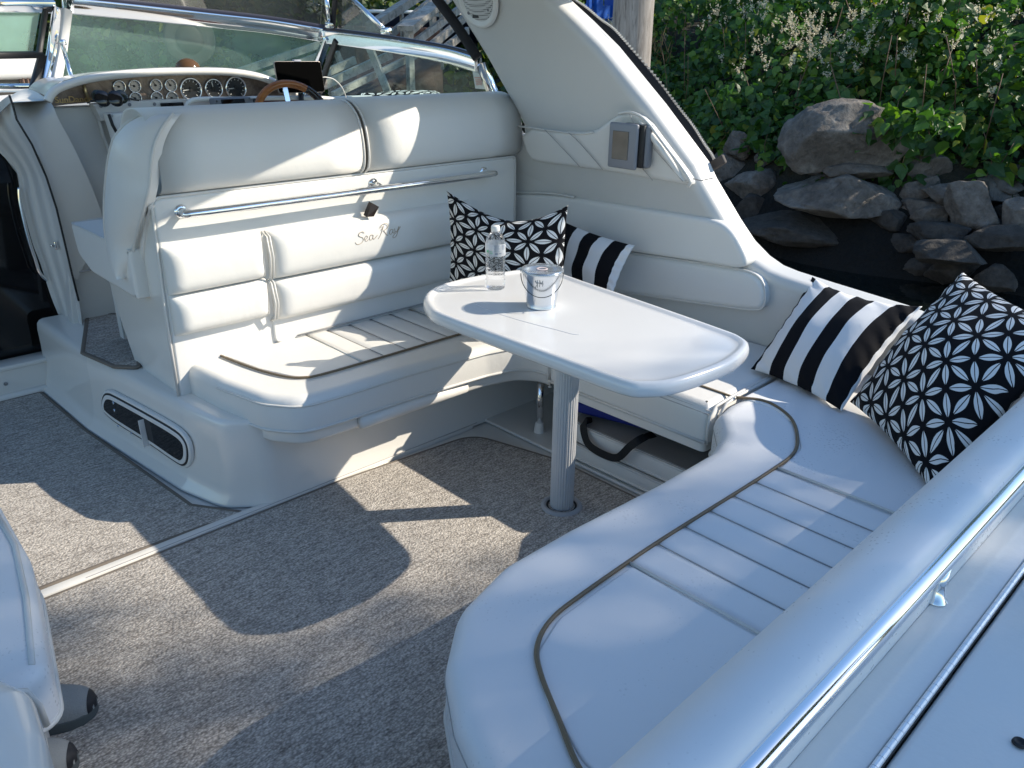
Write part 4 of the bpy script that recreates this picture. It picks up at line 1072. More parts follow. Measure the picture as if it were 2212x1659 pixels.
fbeam('windshield_frame', [p + Vector((-.01, 0, .002)) for p in TOPR], .066, .022, up=(-1, -.35, -.22))
fbeam('windshield_frame', [at(-90, 12, y=4.15), at(30, 13, y=4.15), at(118, 14, y=4.15)], .05, .035)
for nm, pts_, wd_, mt_ in (('windshield_post', [at(130, 18, y=4.13), at(118, 110, y=4.13), at(100, 205, y=4.12)], .06, CHROME),
                           ('windshield_post', [at(146, 20, y=4.12), at(134, 110, y=4.12), at(118, 200, y=4.10)], .035, WPL),
                           ('windshield_post', [at(706, 82, x=2.49), at(686, 140, x=2.52), at(662, 200, x=2.55)], .045, CHROME),
                           ('windshield_post', [at(726, 88, x=2.49), at(706, 145, x=2.52), at(690, 200, x=2.55)], .02, BLACK),
                           ('vent_frame', [at(98, 20, y=4.13), at(84, 118, y=4.13)], .018, BLACK), ('vent_frame', [at(-60, 120, y=4.13), at(92, 118, y=4.13)], .026, BLACK),
                           ('vent_frame', [at(92, 118, y=4.13), at(72, 192, y=4.13)], .03, BLACK)):
    fbeam(nm, pts_, wd_, .03, mt_)
fbeam('windshield_post', [at(1040, 140, x=2.49), at(1062, 195, x=2.50), at(1075, 220, x=2.51)], .045, .03, CHROME, up=(-1, 0, 0))
fbeam('windshield_post', [at(1075, 220, x=2.51), at(1100, 262, x=2.52), at(1122, 295, x=2.53)], .045, .03, plain('grey_trim', (.10, .105, .11), .4), up=(-1, 0, 0))
fbeam('windshield_sill', [at(1085, 268, x=2.50), at(1120, 283, x=2.50)], .07, .03, CHROME, up=(-1, 0, 0))
fbeam('bow_rail', [at(-60, 190, y=4.6), at(88, 189, y=4.6)], .035, .035, CHROME)
mb = MB(); mb.tube([at(134, 85, y=4.08), at(137, 98, y=4.08)], .014, 10); mb.build('strut_end', CHROME, boat, smooth=True)
mb = MB(); mb.tube([at(135, 96, y=4.08), at(155, 170, y=3.9)], .009, 10); part(mb, 'windshield_strut', CHROME, smooth=True)
# sticker on the glass
stq = [at(x, y, x=2.50) for x, y in [(1025, 153), (1046, 153), (1055, 193), (1031, 191)]]
m = MB(); m.add([p + Vector((-.012, 0, 0)) for p in stq] + [p + Vector((-.0105, 0, 0)) for p in stq], [(0, 1, 2, 3), (7, 6, 5, 4), (0, 4, 5, 1), (1, 5, 6, 2), (2, 6, 7, 3), (3, 7, 4, 0)]); stk = part(m, 'sticker', plain('paper_white', (.6, .62, .56), .6))
pk = plain('salmon_ink', (.62, .36, .30), .6)
m = MB(); c0, c1, c3 = stq[0], stq[1], stq[3]
for k_ in range(4):
    a = [c0.lerp(c1, .2 + .6 * j / 8) + (c3 - c0) * (.5 + .09 * k_ + .02 * math.sin(j)) + Vector((-.014, 0, 0)) for j in range(9)]; m.tube(a, .0018, 5)
m.beam(c0.lerp(c1, .15) + (c3 - c0) * .38 + Vector((-.014, 0, 0)), c0.lerp(c1, .85) + (c3 - c0) * .38 + Vector((-.014, 0, 0)), .003, .005); m.build('emblem', pk, stk)
# foredeck and vinyl enclosure above the windshield
mb = MB(); slab(mb, [(.2, 4.2), (2.62, 4.15), (2.75, 5.0), (2.3, 6.6), (1.3, 8.2), (.3, 8.2), (-.6, 6.6), (-.9, 4.3)], ((0, 0, .55), (1, 0, 0), (0, 1, 0), (0, 0, 1)), .42, .06, 4); part(mb, 'foredeck', GEL, auto=40)
vt = [p + Vector((0, -.01, .035)) for p in TOPC]
glass_strip('vinyl_window', [Vector((p.x, p.y - .25, 1.95)) for p in vt], vt, VINYLW)
vt2 = [at(728, 62, x=2.49), at(790, 70, x=2.5), at(838, 72, x=2.5)]
m = MB(); m.add([at(728, 62, x=2.49), at(838, 74, x=2.50), at(800, 35, x=2.48), at(760, -5, x=2.46), at(728, -20, x=2.46)], [(0, 1, 2, 3, 4)]); part(m, 'vinyl_window', VINYLW)
fbeam('canvas_strap', [at(719, 60, x=2.47), at(722, 20, x=2.46), at(726, -20, x=2.45)], .035, .012, CANV, up=(-1, 0, 0))
fbeam('canvas_hem', [p + Vector((0, -.012, .045)) for p in TOPC], .024, .02, plain('navy_hem', (.012, .014, .035), .4), up=(0, -1, 0))
fbeam('canvas_hem', [p + Vector((-.01, 0, .040)) for p in TOPR], .014, .02, MATS['navy_hem'], up=(-1, 0, 0))
mb = MB(); mb.tube([at(712, 48, x=2.45), at(708, 20, x=2.44), at(703, -15, x=2.43)], .012, 10); part(mb, 'canopy_strut', CHROME, smooth=True); mb = MB(); mb.tube([at(750, -12, x=2.46), at(790, 25, x=2.47), at(828, 62, x=2.48)], .012, 10); part(mb, 'canopy_strut', CHROME, smooth=True)
for q, sz_ in ((at(834, 67, x=2.48), (.04, .05, .03)), (at(712, 54, x=2.45), (.04, .04, .03))):
    mb = MB(); mb.rbox(q, sz_, .008); part(mb, 'strut_bracket', CHROME, auto=40)
# dark rings added to imitate a ringed optical shape in the glass
slg = tag(empty('glass_ring_shape', at(405, 88, y=6.0)), 'added dark rings imitating a ringed optical shape in the centre windshield pane', 'imitated optical shape')
c_ = at(408, 84, y=6.0); mb = MB(); mb.lathe(c_, [(.17, 0), (.18, -.02), (.165, -.035), (.15, -.02), (.135, -.03), (.12, -.015), (.10, -.02)], 40, axis=(.1, 1, 0), caps=False); mb.build('rim_ring', plain('grey_green_ring', (.012, .015, .012), .8), slg, smooth=True)
mb = MB(); mb.lathe(c_, [(0, -.03), (.06, -.028), (.105, -.01), (.10, .08), (.0, .14)], 32, axis=(.1, 1, 0), caps=False); mb.build('housing', plain('brown_black', (.008, .006, .003), .8), slg, smooth=True)
mb = MB(); mb.tube([c_ - Vector((0, 0, .15)), Vector((c_.x, c_.y, .95))], .025, 10); mb.build('stalk', CHROME, slg, smooth=True)
mb = MB(); mb.tube([at(403, 42, y=7.2), at(405, 145, y=7.2)], .016, 8); fpz = mb.build('flag_staff', WPL, None, smooth=True); tag(fpz, 'thin pale staff standing on the foredeck beyond the windshield', 'pole')

# =================================================================== HELM SEAT / SETTEE STRUCTURE
# plinth under helm and settee -------------------------------------------------------------
def plinth_ring(z, off):
    pts_ = [(.775 - off, 3.66), (.79 - off, 3.1), (.865 - off, 2.42), (.90 - off * .6, 2.22), (1.00, 2.135 - off * .3), (1.3, 2.135 - off * .3), (2.15, 2.135 - off * .3), (2.62, 2.135), (2.62, 3.66)]
    ptr = rounded([Vector(p) for p in pts_], [0, .1, .1, .1, .1, 0, 0, 0, 0], 5)
    return [Vector((p.x, p.y, z)) for p in ptr]
rgs = [plinth_ring(z, o) for z, o in ((.002, .045), (.012, .042), (.03, .022), (.06, .012), (.12, .004), (.20, 0), (.26, 0), (.285, -.004), (.298, -.014), (.303, -.03))]
n = len(rgs[0]); mb = MB(); mb.add([v for r in rgs for v in r], [(i * n + j, i * n + (j + 1) % n, (i + 1) * n + (j + 1) % n, (i + 1) * n + j) for i in range(len(rgs) - 1) for j in range(n)] + [tuple((len(rgs) - 1) * n + j for j in range(n))])
plinth = part(mb, 'seat_plinth', GEL, auto=40)
# oval speaker locker window in the side of the plinth
PN = Vector((-1, -.13, 0)).normalized(); PO = Vector((.862, 2.42, .15)); 
# side wall runs (.79,3.1)->(.865,2.42): its direction
sd = (Vector((.79, 3.1, 0)) - Vector((.865, 2.42, 0))).normalized(); pn = Vector((-sd.y, sd.x, 0)); 
if pn.x > 0: pn = -pn
def atp(px, py, off=0.0): return at(px, py, n=np.array(pn), p0=PO + pn * off)
OV = [(228, 843), (222, 862), (228, 888), (240, 903), (262, 920), (330, 962), (395, 1008), (408, 1011), (417, 998), (416, 965), (405, 940), (385, 920), (310, 878), (250, 846), (238, 841)]
def ov2(k_, off):
    P = [atp(x, y, off) for x, y in OV]; c_ = sum(P, Vector()) / len(P)
    return P, c_
P, oc = ov2(1, .004)
U_ = sd; V_ = Vector((0, 0, 1))
def loc2(P_): return [Vector(((p - oc).dot(U_), (p - oc).dot(V_))) for p in P_]
o2 = [Vector((p.x, p.y)) for p in smooth2([(*p, 0) for p in loc2(P)], 2, True)]
if area2(o2) < 0: o2 = o2[::-1]
frm = (oc - pn * .004, U_, V_, pn)
lk = tag(empty('oval_locker', oc), None, None); lk.parent = boat; lk.location = oc - WLOC['motor_boat']; 
mb = MB(); slab(mb, o2, frm, .014, .006, 3); mb.build('outer_rim', WPL, lk, auto=50)
mb = MB(); slab(mb, inset(o2, .010), (oc + pn * .0065, U_, V_, pn), .006, .001, 2); mb.build('black_gasket', BLACK, lk)
mb = MB(); slab(mb, inset(o2, .017), (oc + pn * .0065, U_, V_, pn), .0085, .002, 2); mb.build('inner_frame', WPL, lk, auto=50)
inn = inset(o2, .032)
mb = MB(); slab(mb, inn, (oc + pn * .0135, U_, V_, pn), .003, .001, 2); mb.build('dark_glass', GLOSSB, lk)
mb = MB(); a_ = atp(311, 905, .018); b_ = atp(323, 962, .018); mb.beam(a_, b_, .004, .042, up=pn); mb.build('divider', WPL, lk)
mb = MB()
for x, y in ((263, 934), (292, 950), (324, 965), (357, 985)): mb.lathe(atp(x - 8, y - 14, .016), [(0, .002), (.004, .002), (.005, 0)], 10, axis=pn, caps=False)
for x, y in ((246, 870), (248, 886)): mb.lathe(atp(x, y, .018), [(0, .005), (.006, .004), (.007, 0)], 10, axis=pn, caps=False)
mb.build('screw', CHROME, lk)
# step carpet on plinth
sc_ = [at(x, y, z=.305) for x, y in [(180, 765), (190, 690), (205, 681), (300, 683), (300, 797), (247, 794)]]
def rug(name, pts2, z0, th, label, seedr=.02):
    pl = rounded([Vector((p[0], p[1])) for p in pts2], seedr, 5)
    e_ = tag(empty(name, (pl[0].x, pl[0].y, z0)), label, 'carpet')
    m = MB(); slab(m, pl, ((0, 0, z0), (1, 0, 0), (0, 1, 0), (0, 0, 1)), th, .003, 2); m.build('pile', CARP, e_, auto=50)
    m = MB(); m.tube([Vector((p.x, p.y, z0 + th * .6)) for p in pl], .010, 6, closed=True, flat=.7); m.build('bound_edge', BIND, e_, smooth=True)
    return e_
rug('step_carpet', [(p.x, p.y) for p in sc_], .303, .010, 'small grey carpet piece on the white step beside the helm seat', .015)
# cockpit carpets
fw = [(-1.3, 2.165), (.52, 2.165), (.78, 2.155), (.885, 2.125), (.90, 2.150), (.80, 2.30), (.735, 3.1), (.72, 3.60), (-1.3, 3.60)]
e_ = rug('forward_carpet', fw, -.003, .012, 'grey looped carpet in front of the black cabin door', [0, .02, .02, .008, .008, .05, .02, .02, .0][0] or .012)
aftc = [(-1.3, -.1), (1.89, -.1), (1.89, 1.70), (1.80, 2.06), (1.25, 2.105), (.20, 2.105), (-1.3, 2.105)]
pl = rounded([Vector(p) for p in aftc], [0, 0, .2, .12, 0, 0, 0], 8)
e_ = tag(empty('cockpit_carpet', (.8, 1.5, 0)), 'large grey looped carpet under and around the white table', 'carpet')
m = MB(); slab(m, pl, ((0, 0, -.003), (1, 0, 0), (0, 1, 0), (0, 0, 1)), .012, .003, 2); m.build('pile', CARP, e_, auto=50)
m = MB(); m.tube([Vector((p.x, p.y, .006)) for p in pl], .007, 6, closed=True, flat=.7); m.build('bound_edge', BIND, e_, smooth=True)
# white hatch strip between carpets, with drain groove
mb = MB(); mb.rbox((.0, 2.133, .004), (3.7, .036, .016), .004, 2); hs_ = part(mb, 'hatch_strip', GEL, auto=40)
mb = MB(); mb.box((1.15, 2.121, .0125), (1.45, .003, .001)); mb.build('groove', SEAM, hs_)
# SETTEE back structure box (between helm seat and settee)
sb_ = tag(empty('helm_seat', (1.7, 2.7, .3)), 'wide white helm bench seen from behind with rolled backrest and chrome rail', 'seat')
mb = MB(); side = [(2.500, .305), (2.497, .285), (2.87, .285), (2.93, .40), (2.98, .62), (2.80, .66), (2.62, .95), (2.498, .95)]
sid = [(2.50, .29), (2.88, .29), (2.96, .45), (3.02, .62), (2.80, .67), (2.70, .95), (2.50, .95)]
vs = [Vector((x, y, z)) for x in (.897, 2.42) for y, z in sid]; k_ = len(sid)
mb.add(vs, [tuple(reversed(range(k_))), tuple(range(k_, 2 * k_))] + [(i, (i + 1) % k_, k_ + (i + 1) % k_, k_ + i) for i in range(k_)])
mb.build('seat_base', GEL, sb_)
# aft face panel in vinyl with piping
pan = rounded([Vector((.892, .285)), Vector((2.425, .285)), Vector((2.425, .945)), Vector((.905, .945))], [.004, .004, .02, .03], 5)
mb = MB(); slab(mb, pan, FY(2.505), .018, .008, 3); mb.build('back_panel', VIN, sb_, auto=50)
piping('piping', [Vector((p.x, 2.492, p.y)) for p in rounded([Vector((.888, .29)), Vector((.890, .60)), Vector((.903, .948)), Vector((1.2, .948)), Vector((2.428, .948)), Vector((2.43, .5))], [0, 0, .03, 0, .02, 0], 5)], .005, sb_)
# rolled backrests: profile in (y,z) swept along x
def roll(x0, x1, name, parent, prof, endr=.02, n_end=4):
    rings = []; xs = []
    c_ = sum((Vector(p) for p in prof), Vector((0, 0))) / len(prof)
    for j in range(n_end + 1):
        a = math.pi / 2 * j / n_end; xs.append((x0 + endr * (1 - math.sin(a)), 1 - endr * 1.8 * (1 - math.cos(math.pi / 2 - a)) / .1 * .5))
    xs2 = [(x0 + (x1 - x0) * t, 1.0) for t in (.2, .4, .6, .8)]
    xe = [(x1 - (x - x0), s_) for x, s_ in reversed(xs)]
    allx = xs + xs2 + xe; vs = []; k_ = len(prof)
    for x, s_ in allx:
        for p in prof: q = c_ + (Vector(p) - c_) * s_; vs.append((x, q.x, q.y))
    fs = [(i * k_ + j, i * k_ + (j + 1) % k_, (i + 1) * k_ + (j + 1) % k_, (i + 1) * k_ + j) for i in range(len(allx) - 1) for j in range(k_)]
    fs += [tuple(reversed(range(k_))), tuple((len(allx) - 1) * k_ + j for j in range(k_))]
    m = MB(); m.add(vs, fs); return m.build(name, VIN, parent, smooth=True)
bprof = smooth2([(2.475, .955, 0), (2.455, 1.00, 0), (2.46, 1.08, 0), (2.485, 1.150, 0), (2.55, 1.198, 0), (2.66, 1.195, 0), (2.72, 1.15, 0), (2.76, 1.05, 0), (2.78, .90, 0), (2.70, .92, 0), (2.55, .945, 0)], 2, True)
bprof = [(p.x, p.y) for p in bprof]
roll(.930, 1.648, 'backrest', sb_, bprof, .05); roll(1.672, 2.435, 'backrest', sb_, [(y, .952 + (z - .952) * (1.02)) for y, z in bprof])
def ring_piping(x): return [Vector((x, y, z)) for y, z in bprof]
for x in (1.650, 1.670): piping('piping', ring_piping(x), .0045, sb_, closed=True)
# port wing: puffy side bolster with piped edges
WOU = [(374, 243, 2.58), (330, 243, 2.60), (285, 262, 2.60), (257, 288, 2.62), (245, 312, 2.64), (236, 355, 2.70), (230, 420, 2.76), (229, 470, 2.79), (234, 525, 2.82), (246, 568, 2.80), (260, 590, 2.74), (272, 598, 2.70)]
WIN = [(376, 246, 2.50), (366, 258, 2.470), (350, 282, 2.455), (337, 312, 2.452), (330, 350, 2.452), (326, 395, 2.458), (319, 430, 2.47), (306, 480, 2.53), (294, 525, 2.61), (287, 562, 2.64), (283, 590, 2.68), (278, 599, 2.69)]
def ydep(l): return catmull([at(x, y, y=d) for x, y, d in l], 5)
wo_, wi_ = ydep(WOU), ydep(WIN); ctr = Vector((1.1, 2.66, .95)); vs = []; M2 = 13
for lay in (0, 1):
    for a, b in zip(wo_, wi_):
        for j in range(M2):
            t = j / (M2 - 1); p = a.lerp(b, t); o_ = Vector((-.93, -.36, 0)); vs.append(p + o_ * (.034 * (1 - abs(2 * t - 1) ** 2.2) + .006) if lay == 0 else p - o_ * .03)
K2 = len(wo_); fs = [(i * M2 + j, i * M2 + j + 1, (i + 1) * M2 + j + 1, (i + 1) * M2 + j) for i in range(K2 - 1) for j in range(M2 - 1)]
fs += [tuple(K2 * M2 + q for q in reversed(f)) for f in fs]
for i in range(K2 - 1):
    for j in (0, M2 - 1): fs.append((i * M2 + j, (i + 1) * M2 + j, K2 * M2 + (i + 1) * M2 + j, K2 * M2 + i * M2 + j))
mb = MB(); mb.add(vs, fs); mb.build('side_wing', VIN, sb_, auto=60)
oo_ = Vector((-.93, -.36, 0)) * .006
piping('piping', [p + oo_ for p in wo_], .0055, sb_); piping('piping', [p + oo_ for p in wi_], .0055, sb_)
# fold flap behind the wing
mb = MB(); q = [at(x, y, x=.905) for x, y in [(331, 438), (318, 470), (300, 520), (290, 565), (292, 597), (305, 600), (316, 575), (322, 500), (331, 455)]]
slab(mb, [Vector((p.y, p.z)) for p in smooth2([(p.y, p.z, 0) for p in q], 1, True) for p in [Vector((0, p.x, p.y))]], FX(.912), .024, r=.010, seg=3); mb.build('side_flap', VIN, sb_, auto=70)
# helm seat cushion end peeking left of the wing
mb = MB(); q = [at(x, y, x=.87) for x, y in [(165, 480), (168, 540), (185, 572), (235, 600), (275, 610), (330, 560), (330, 470), (235, 455)]]
slab(mb, rounded([Vector((2.62, .61)), Vector((3.04, .615)), Vector((3.16, .66)), Vector((3.18, .775)), Vector((2.62, .775))], [.01, .06, .05, .02, .01]), FX(2.3), 1.445, r=.012, seg=4); mb.build('seat_cushion', VIN, sb_, auto=60)
piping('piping', [Vector((.858, y, .772)) for y in (2.62, 2.9, 3.14, 3.17)] + [Vector((.95, 3.185, .772)), Vector((2.2, 3.19, .772))], .004, sb_)
mb = MB(); mb.box((1.6, 3.16, .45), (1.30, .04, .32)); mb.build('footwell_panel', GELG, sb_)
# moulded ledge visible below the seat front
mb = MB(); q = [at(x, y, y=3.46) for x, y in [(160, 565), (172, 588), (240, 575), (235, 560)]]; mb.tube(q[1:3], .004, 6); part(mb, 'ledge_line', SEAM)
# chrome grab rail
hr = MB(); A_ = at(418, 462, y=2.425); B_ = at(1062, 376, y=2.425)
pts = catmull([Vector((A_.x - .012, 2.487, A_.z)), Vector((A_.x - .006, 2.45, A_.z)), Vector((A_.x + .03, 2.425, A_.z)), Vector(((A_.x + B_.x) / 2, 2.425, (A_.z + B_.z) / 2)), Vector((B_.x - .03, 2.425, B_.z)), Vector((B_.x + .006, 2.45, B_.z)), Vector((B_.x + .012, 2.487, B_.z))], 6)
hr.tube(pts, .0125, 14)
hr.lathe(pts[0], [(.022, -.004), (.022, .002), (.014, .006)], 20, axis=(0, -1, 0)); hr.lathe(pts[-1], [(.022, -.004), (.022, .002), (.014, .006)], 20, axis=(0, -1, 0))
mx_ = 1.70; mz = A_.z + (B_.z - A_.z) * (mx_ - A_.x) / (B_.x - A_.x)
hr.tube([(mx_, 2.487, mz + .012), (mx_, 2.45, mz + .010), (mx_, 2.43, mz)], .009, 10); hr.lathe((mx_, 2.487, mz + .012), [(.018, -.002), (.018, .003)], 16, axis=(0, -1, 0))
hr.build('grab_rail', CHROME, sb_, smooth=True)

# SETTEE cushions -----------------------------------------------------------------------------
se = tag(empty('lounge_settee', (1.6, 2.2, .24)), 'sunlit white vinyl settee against the helm seat back with pleated seat and tan piping', 'sofa')
def outline_settee():
    p = [(.925, 2.535), (.945, 2.30), (.985, 2.10), (1.06, 1.995), (1.20, 1.985), (1.46, 1.980), (1.78, 1.955), (1.90, 1.925), (1.945, 1.87), (1.945, 1.80), (2.55, 1.80), (2.55, 2.485), (1.5, 2.485)]
    return rounded([Vector(q) for q in p], [.03, .2, .15, .12, .1, .2, .2, .08, .08, .02, .01, .01, .0], 6)
osx = outline_settee()
def cush(name, outl_, z0, z1, r, parent, mat=VIN, rb=.012):
    m = MB(); slab(m, outl_, ((0, 0, z0), (1, 0, 0), (0, 1, 0), (0, 0, 1)), z1 - z0, r, 6, rback=rb); return m.build(name, mat, parent, auto=75)
sc1 = cush('seat_cushion', osx, .285, .400, .035, se)
def front_of(o_, ymax=2.46, xmax=9):
    if area2(o_) < 0: o_ = o_[::-1]
    k0 = [i for i, p in enumerate(o_) if p.y < ymax and p.x < xmax]
    # contiguous run
    n_ = len(o_); st_ = next(i for i in k0 if (i - 1) % n_ not in k0); run = []
    i = st_
    while i % n_ in k0 and len(run) < n_: run.append(o_[i % n_]); i += 1
    return run
fs_ = front_of(osx, 2.47, 2.0)
piping('piping', [Vector((p.x, p.y, .290)) for p in fs_], .0055, se)
ins = [p for p in inset(fs_ + [fs_[-1] + Vector((0, -.001))], .004)][:-1]
piping('piping', [Vector((p.x, p.y, .374)) for p in fs_], .0040, se)
piping('stitching', [Vector((p.x, p.y, .3925)) for p in inset(fs_, .016)[1:-1]], .0011, se, SEAM)
mb = MB(); slab(mb, inset(osx, .022), ((0, 0, .235), (1, 0, 0), (0, 1, 0), (0, 0, 1)), .052, .004, 2, rback=.01); mb.build('seat_board', GEL, se, auto=60)
# hand pad strip under the front edge (wrapped roll)
mb = MB(); hp_ = [Vector((x, 1.992 - .012 * (x - 1.2), .262)) for x in (1.255, 1.26, 1.4, 1.55, 1.70, 1.705)]
mb.tube(hp_, [.002, .021, .022, .022, .021, .002], 10, flat=1.1); mb.build('edge_roll', VIN, se, smooth=True)
# pleated insert + tan piping
def pleats(name, xs, y0f, y1, z, parent, mat=VIN, h=.006, top=.002):
    m = MB()
    for i in range(len(xs) - 1):
        a, b = xs[i], xs[i + 1]; k_ = 9; vs = []
        for j in range(k_):
            t = j / (k_ - 1); x = a + (b - a) * t; hh = z + top + h * (1 - (2 * t - 1) ** 4) ** .5 - (.003 if j in (0, k_ - 1) else 0)
            yf = y0f(x)
            for s_ in range(9): 
                q = s_ / 8; e = h * .5 * (min(q, 1 - q) / .06 if min(q, 1 - q) < .06 else 1); vs.append((x, yf + (y1 - yf) * q, hh - h * .5 + e))
        m.add(vs, [(j * 9 + s_, (j + 1) * 9 + s_, (j + 1) * 9 + s_ + 1, j * 9 + s_ + 1) for j in range(k_ - 1) for s_ in range(8)])
    return m.build(name, mat, parent, smooth=True)
YF = lambda x: 2.122
pleats('pleated_insert', [1.372, 1.457, 1.552, 1.647, 1.740, 1.835], YF, 2.478, .400, se, h=.0035)
m = MB(); slab(m, rounded([Vector((1.055, 2.48)), Vector((1.085, 2.30)), Vector((1.15, 2.125)), Vector((1.366, 2.125)), Vector((1.366, 2.48))], [.01, .1, .09, .01, .01], 6), ((0, 0, .398), (1, 0, 0), (0, 1, 0), (0, 0, 1)), .007, .005, 3); m.build('plain_insert', VIN, se, auto=60)
m = MB(); slab(m, rounded([Vector((1.842, 2.12)), Vector((2.0, 2.10)), Vector((2.04, 1.83)), Vector((2.5, 1.83)), Vector((2.5, 2.48)), Vector((1.842, 2.48))], [.01, .06, .01, .01, .01, .01], 6), ((0, 0, .398), (1, 0, 0), (0, 1, 0), (0, 0, 1)), .007, .005, 3); m.build('corner_insert', VIN, se, auto=60)
piping('tan_piping', [Vector((p.x, p.y, .4055)) for p in catmull([(1.045, 2.50, 0), (1.07, 2.33, 0), (1.105, 2.20, 0), (1.15, 2.135, 0), (1.23, 2.115, 0), (1.5, 2.112, 0), (1.85, 2.110, 0), (1.98, 2.085, 0), (2.03, 2.02, 0), (2.035, 1.82, 0)], 6)], .0042, se, TAN)
for x in (1.369, 1.838): piping('piping', [Vector((x, 2.12, .404)), Vector((x, 2.3, .406)), Vector((x, 2.48, .405))], .0036, se)
# back pads (two columns by two rows)
def pad(x0, x1, z0, z1, d, name, tl=.02, pf=.012, y=2.487):
    m = MB(); pl_ = rounded([Vector((x0, z0)), Vector((x1, z0)), Vector((x1, z1)), Vector((x0, z1))], tl, 5)
    pl2 = []
    for i in range(len(pl_)):
        a, b = pl_[i], pl_[(i + 1) % len(pl_)]; k_ = max(1, int((b - a).length / .06))
        pl2 += [a.lerp(b, j / k_) for j in range(k_)]
    # grid fill for a soft crown
    nx, nz = 40, 14; vs = []; 
    for j in range(nz + 1):
        for i in range(nx + 1):
            u, v = i / nx, j / nz; u2 = .5 - .5 * math.cos(math.pi * u); v2 = .5 - .5 * math.cos(math.pi * v)
            x = x0 + (x1 - x0) * u2; z = z0 + (z1 - z0) * v2
            ex = min(u2, 1 - u2) * (x1 - x0); ez_ = min(v2, 1 - v2) * (z1 - z0)
            fx = min(1, ex / .045); fz = min(1, ez_ / .036)
            g = (1 - (1 - fx) ** 2.4) * (1 - (1 - fz) ** 2.4)
            vs.append((x, y - d * max(g, 0) ** .5 - pf * math.sin(math.pi * v2) * min(1, fx), z))
    fs = [(j * (nx + 1) + i, j * (nx + 1) + i + 1, (j + 1) * (nx + 1) + i + 1, (j + 1) * (nx + 1) + i) for j in range(nz) for i in range(nx)]
    m.add(vs, fs); return m.build(name, VIN, se, smooth=True)
pad(.905, 1.238, .645, .800, .038, 'back_pad', pf=.007); pad(.905, 1.238, .510, .643, .038, 'back_pad', pf=.007)
pad(1.256, 2.16, .634, .800, .042, 'back_pad', pf=.008); pad(1.256, 2.16, .486, .632, .042, 'back_pad', pf=.008)
for x in (1.2415, 1.2525): piping('piping', [Vector((x, 2.483, .80)), Vector((x, 2.452, .788)), Vector((x, 2.440, .72)), Vector((x, 2.455, .645)), Vector((x, 2.478, .638)), Vector((x, 2.455, .628)), Vector((x, 2.440, .56)), Vector((x, 2.455, .50)), Vector((x, 2.484, .488))], .0035, se)
mb = MB(); slab(mb, rounded([Vector((1.245, .40)), Vector((2.4, .40)), Vector((2.4, .5)), Vector((1.245, .5))], [.03, 0, 0, .01]), FY(2.49), .012, .005, 3); mb.build('lower_trim', VIN, se, auto=60)
piping('piping', [Vector((x, 2.474, .413)) for x in (1.33, 1.6, 2.0, 2.4)], .003, se, SEAM)
# brass leather pull tab over the pads
tab = MB(); c_ = Vector((1.665, 2.455, .815)); tab.add([c_ + Vector(v) for v in ((-.03, -.01, -.012), (.0, -.012, -.014), (.02, -.02, .02), (-.004, -.012, .035), (-.03, .01, -.008), (.0, .008, -.010), (.02, .0, .024), (-.004, .008, .039))], [(0, 1, 2, 3), (7, 6, 5, 4), (0, 4, 5, 1), (1, 5, 6, 2), (2, 6, 7, 3), (3, 7, 4, 0)])
tab.build('pull_tab', plain('dark_leather', (.02, .012, .01), .4), se)
# embroidered script
def script(pts_list, name, O_, U_, V_, N_, s_, r, mat, parent):
    m = MB()
    for st_ in pts_list: m.tube([O_ + U_ * (x * s_) + V_ * (y * s_) + N_ * (off if False else 0) for x, y, *_ in [(p.x, p.y) for p in catmull([(*q, 0) for q in st_], 5)]], r, 5)
    return m.build(name, mat, parent, smooth=True)
SR = [[(3.3, 3.0), (2.7, 3.5), (1.7, 3.3), (1.3, 2.7), (1.8, 2.2), (2.6, 1.8), (2.8, 1.1), (2.2, .4), (1.2, .1), (.4, .3), (0, .9)],
      [(3.3, 1.2), (4.0, 1.3), (4.3, 1.8), (3.9, 2.1), (3.4, 1.6), (3.4, .8), (3.9, .5), (4.6, .9)],
      [(6.1, 1.9), (5.5, 2.0), (5.0, 1.4), (5.1, .7), (5.7, .6), (6.2, 1.3), (6.3, 1.9), (6.2, 1.0), (6.5, .6), (7.1, 1.0), (7.8, 1.5)],
      [(8.0, .4), (8.6, 1.0), (9.6, 2.6), (10.1, 4.0), (9.9, 3.3), (9.2, 2.8)], [(8.9, 3.4), (9.6, 4.3), (11.0, 4.5), (11.8, 3.8), (11.3, 2.9), (10.2, 2.5), (10.6, 1.8), (11.1, 1.0), (11.6, .8)],
      [(13.3, 2.2), (12.7, 2.3), (12.2, 1.7), (12.3, 1.0), (12.9, 1.0), (13.4, 1.7), (13.5, 2.2), (13.4, 1.4), (13.8, 1.0), (14.2, 1.5)],
      [(14.1, 2.4), (14.2, 1.6), (14.7, 1.3), (15.3, 2.0), (15.6, 2.7), (15.2, 1.2), (14.4, -.1), (13.5, -.3), (13.4, .2), (14.3, .9), (15.7, 1.9), (16.2, 2.6)]]
a_ = at(768, 529, y=2.4365); b_ = at(866, 503, y=2.4365)
Us = Vector((1, 0, .04)).normalized()
THR = plain('tan_embroidery', (.42, .33, .24), .7)
script(SR, 'embroidered_name', a_ + Vector((0, 0, -.002)), Us, Vector((0, 0, 1)), Vector((0, -1, 0)), (b_.x - a_.x) / 16.3, .0011, THR, se)

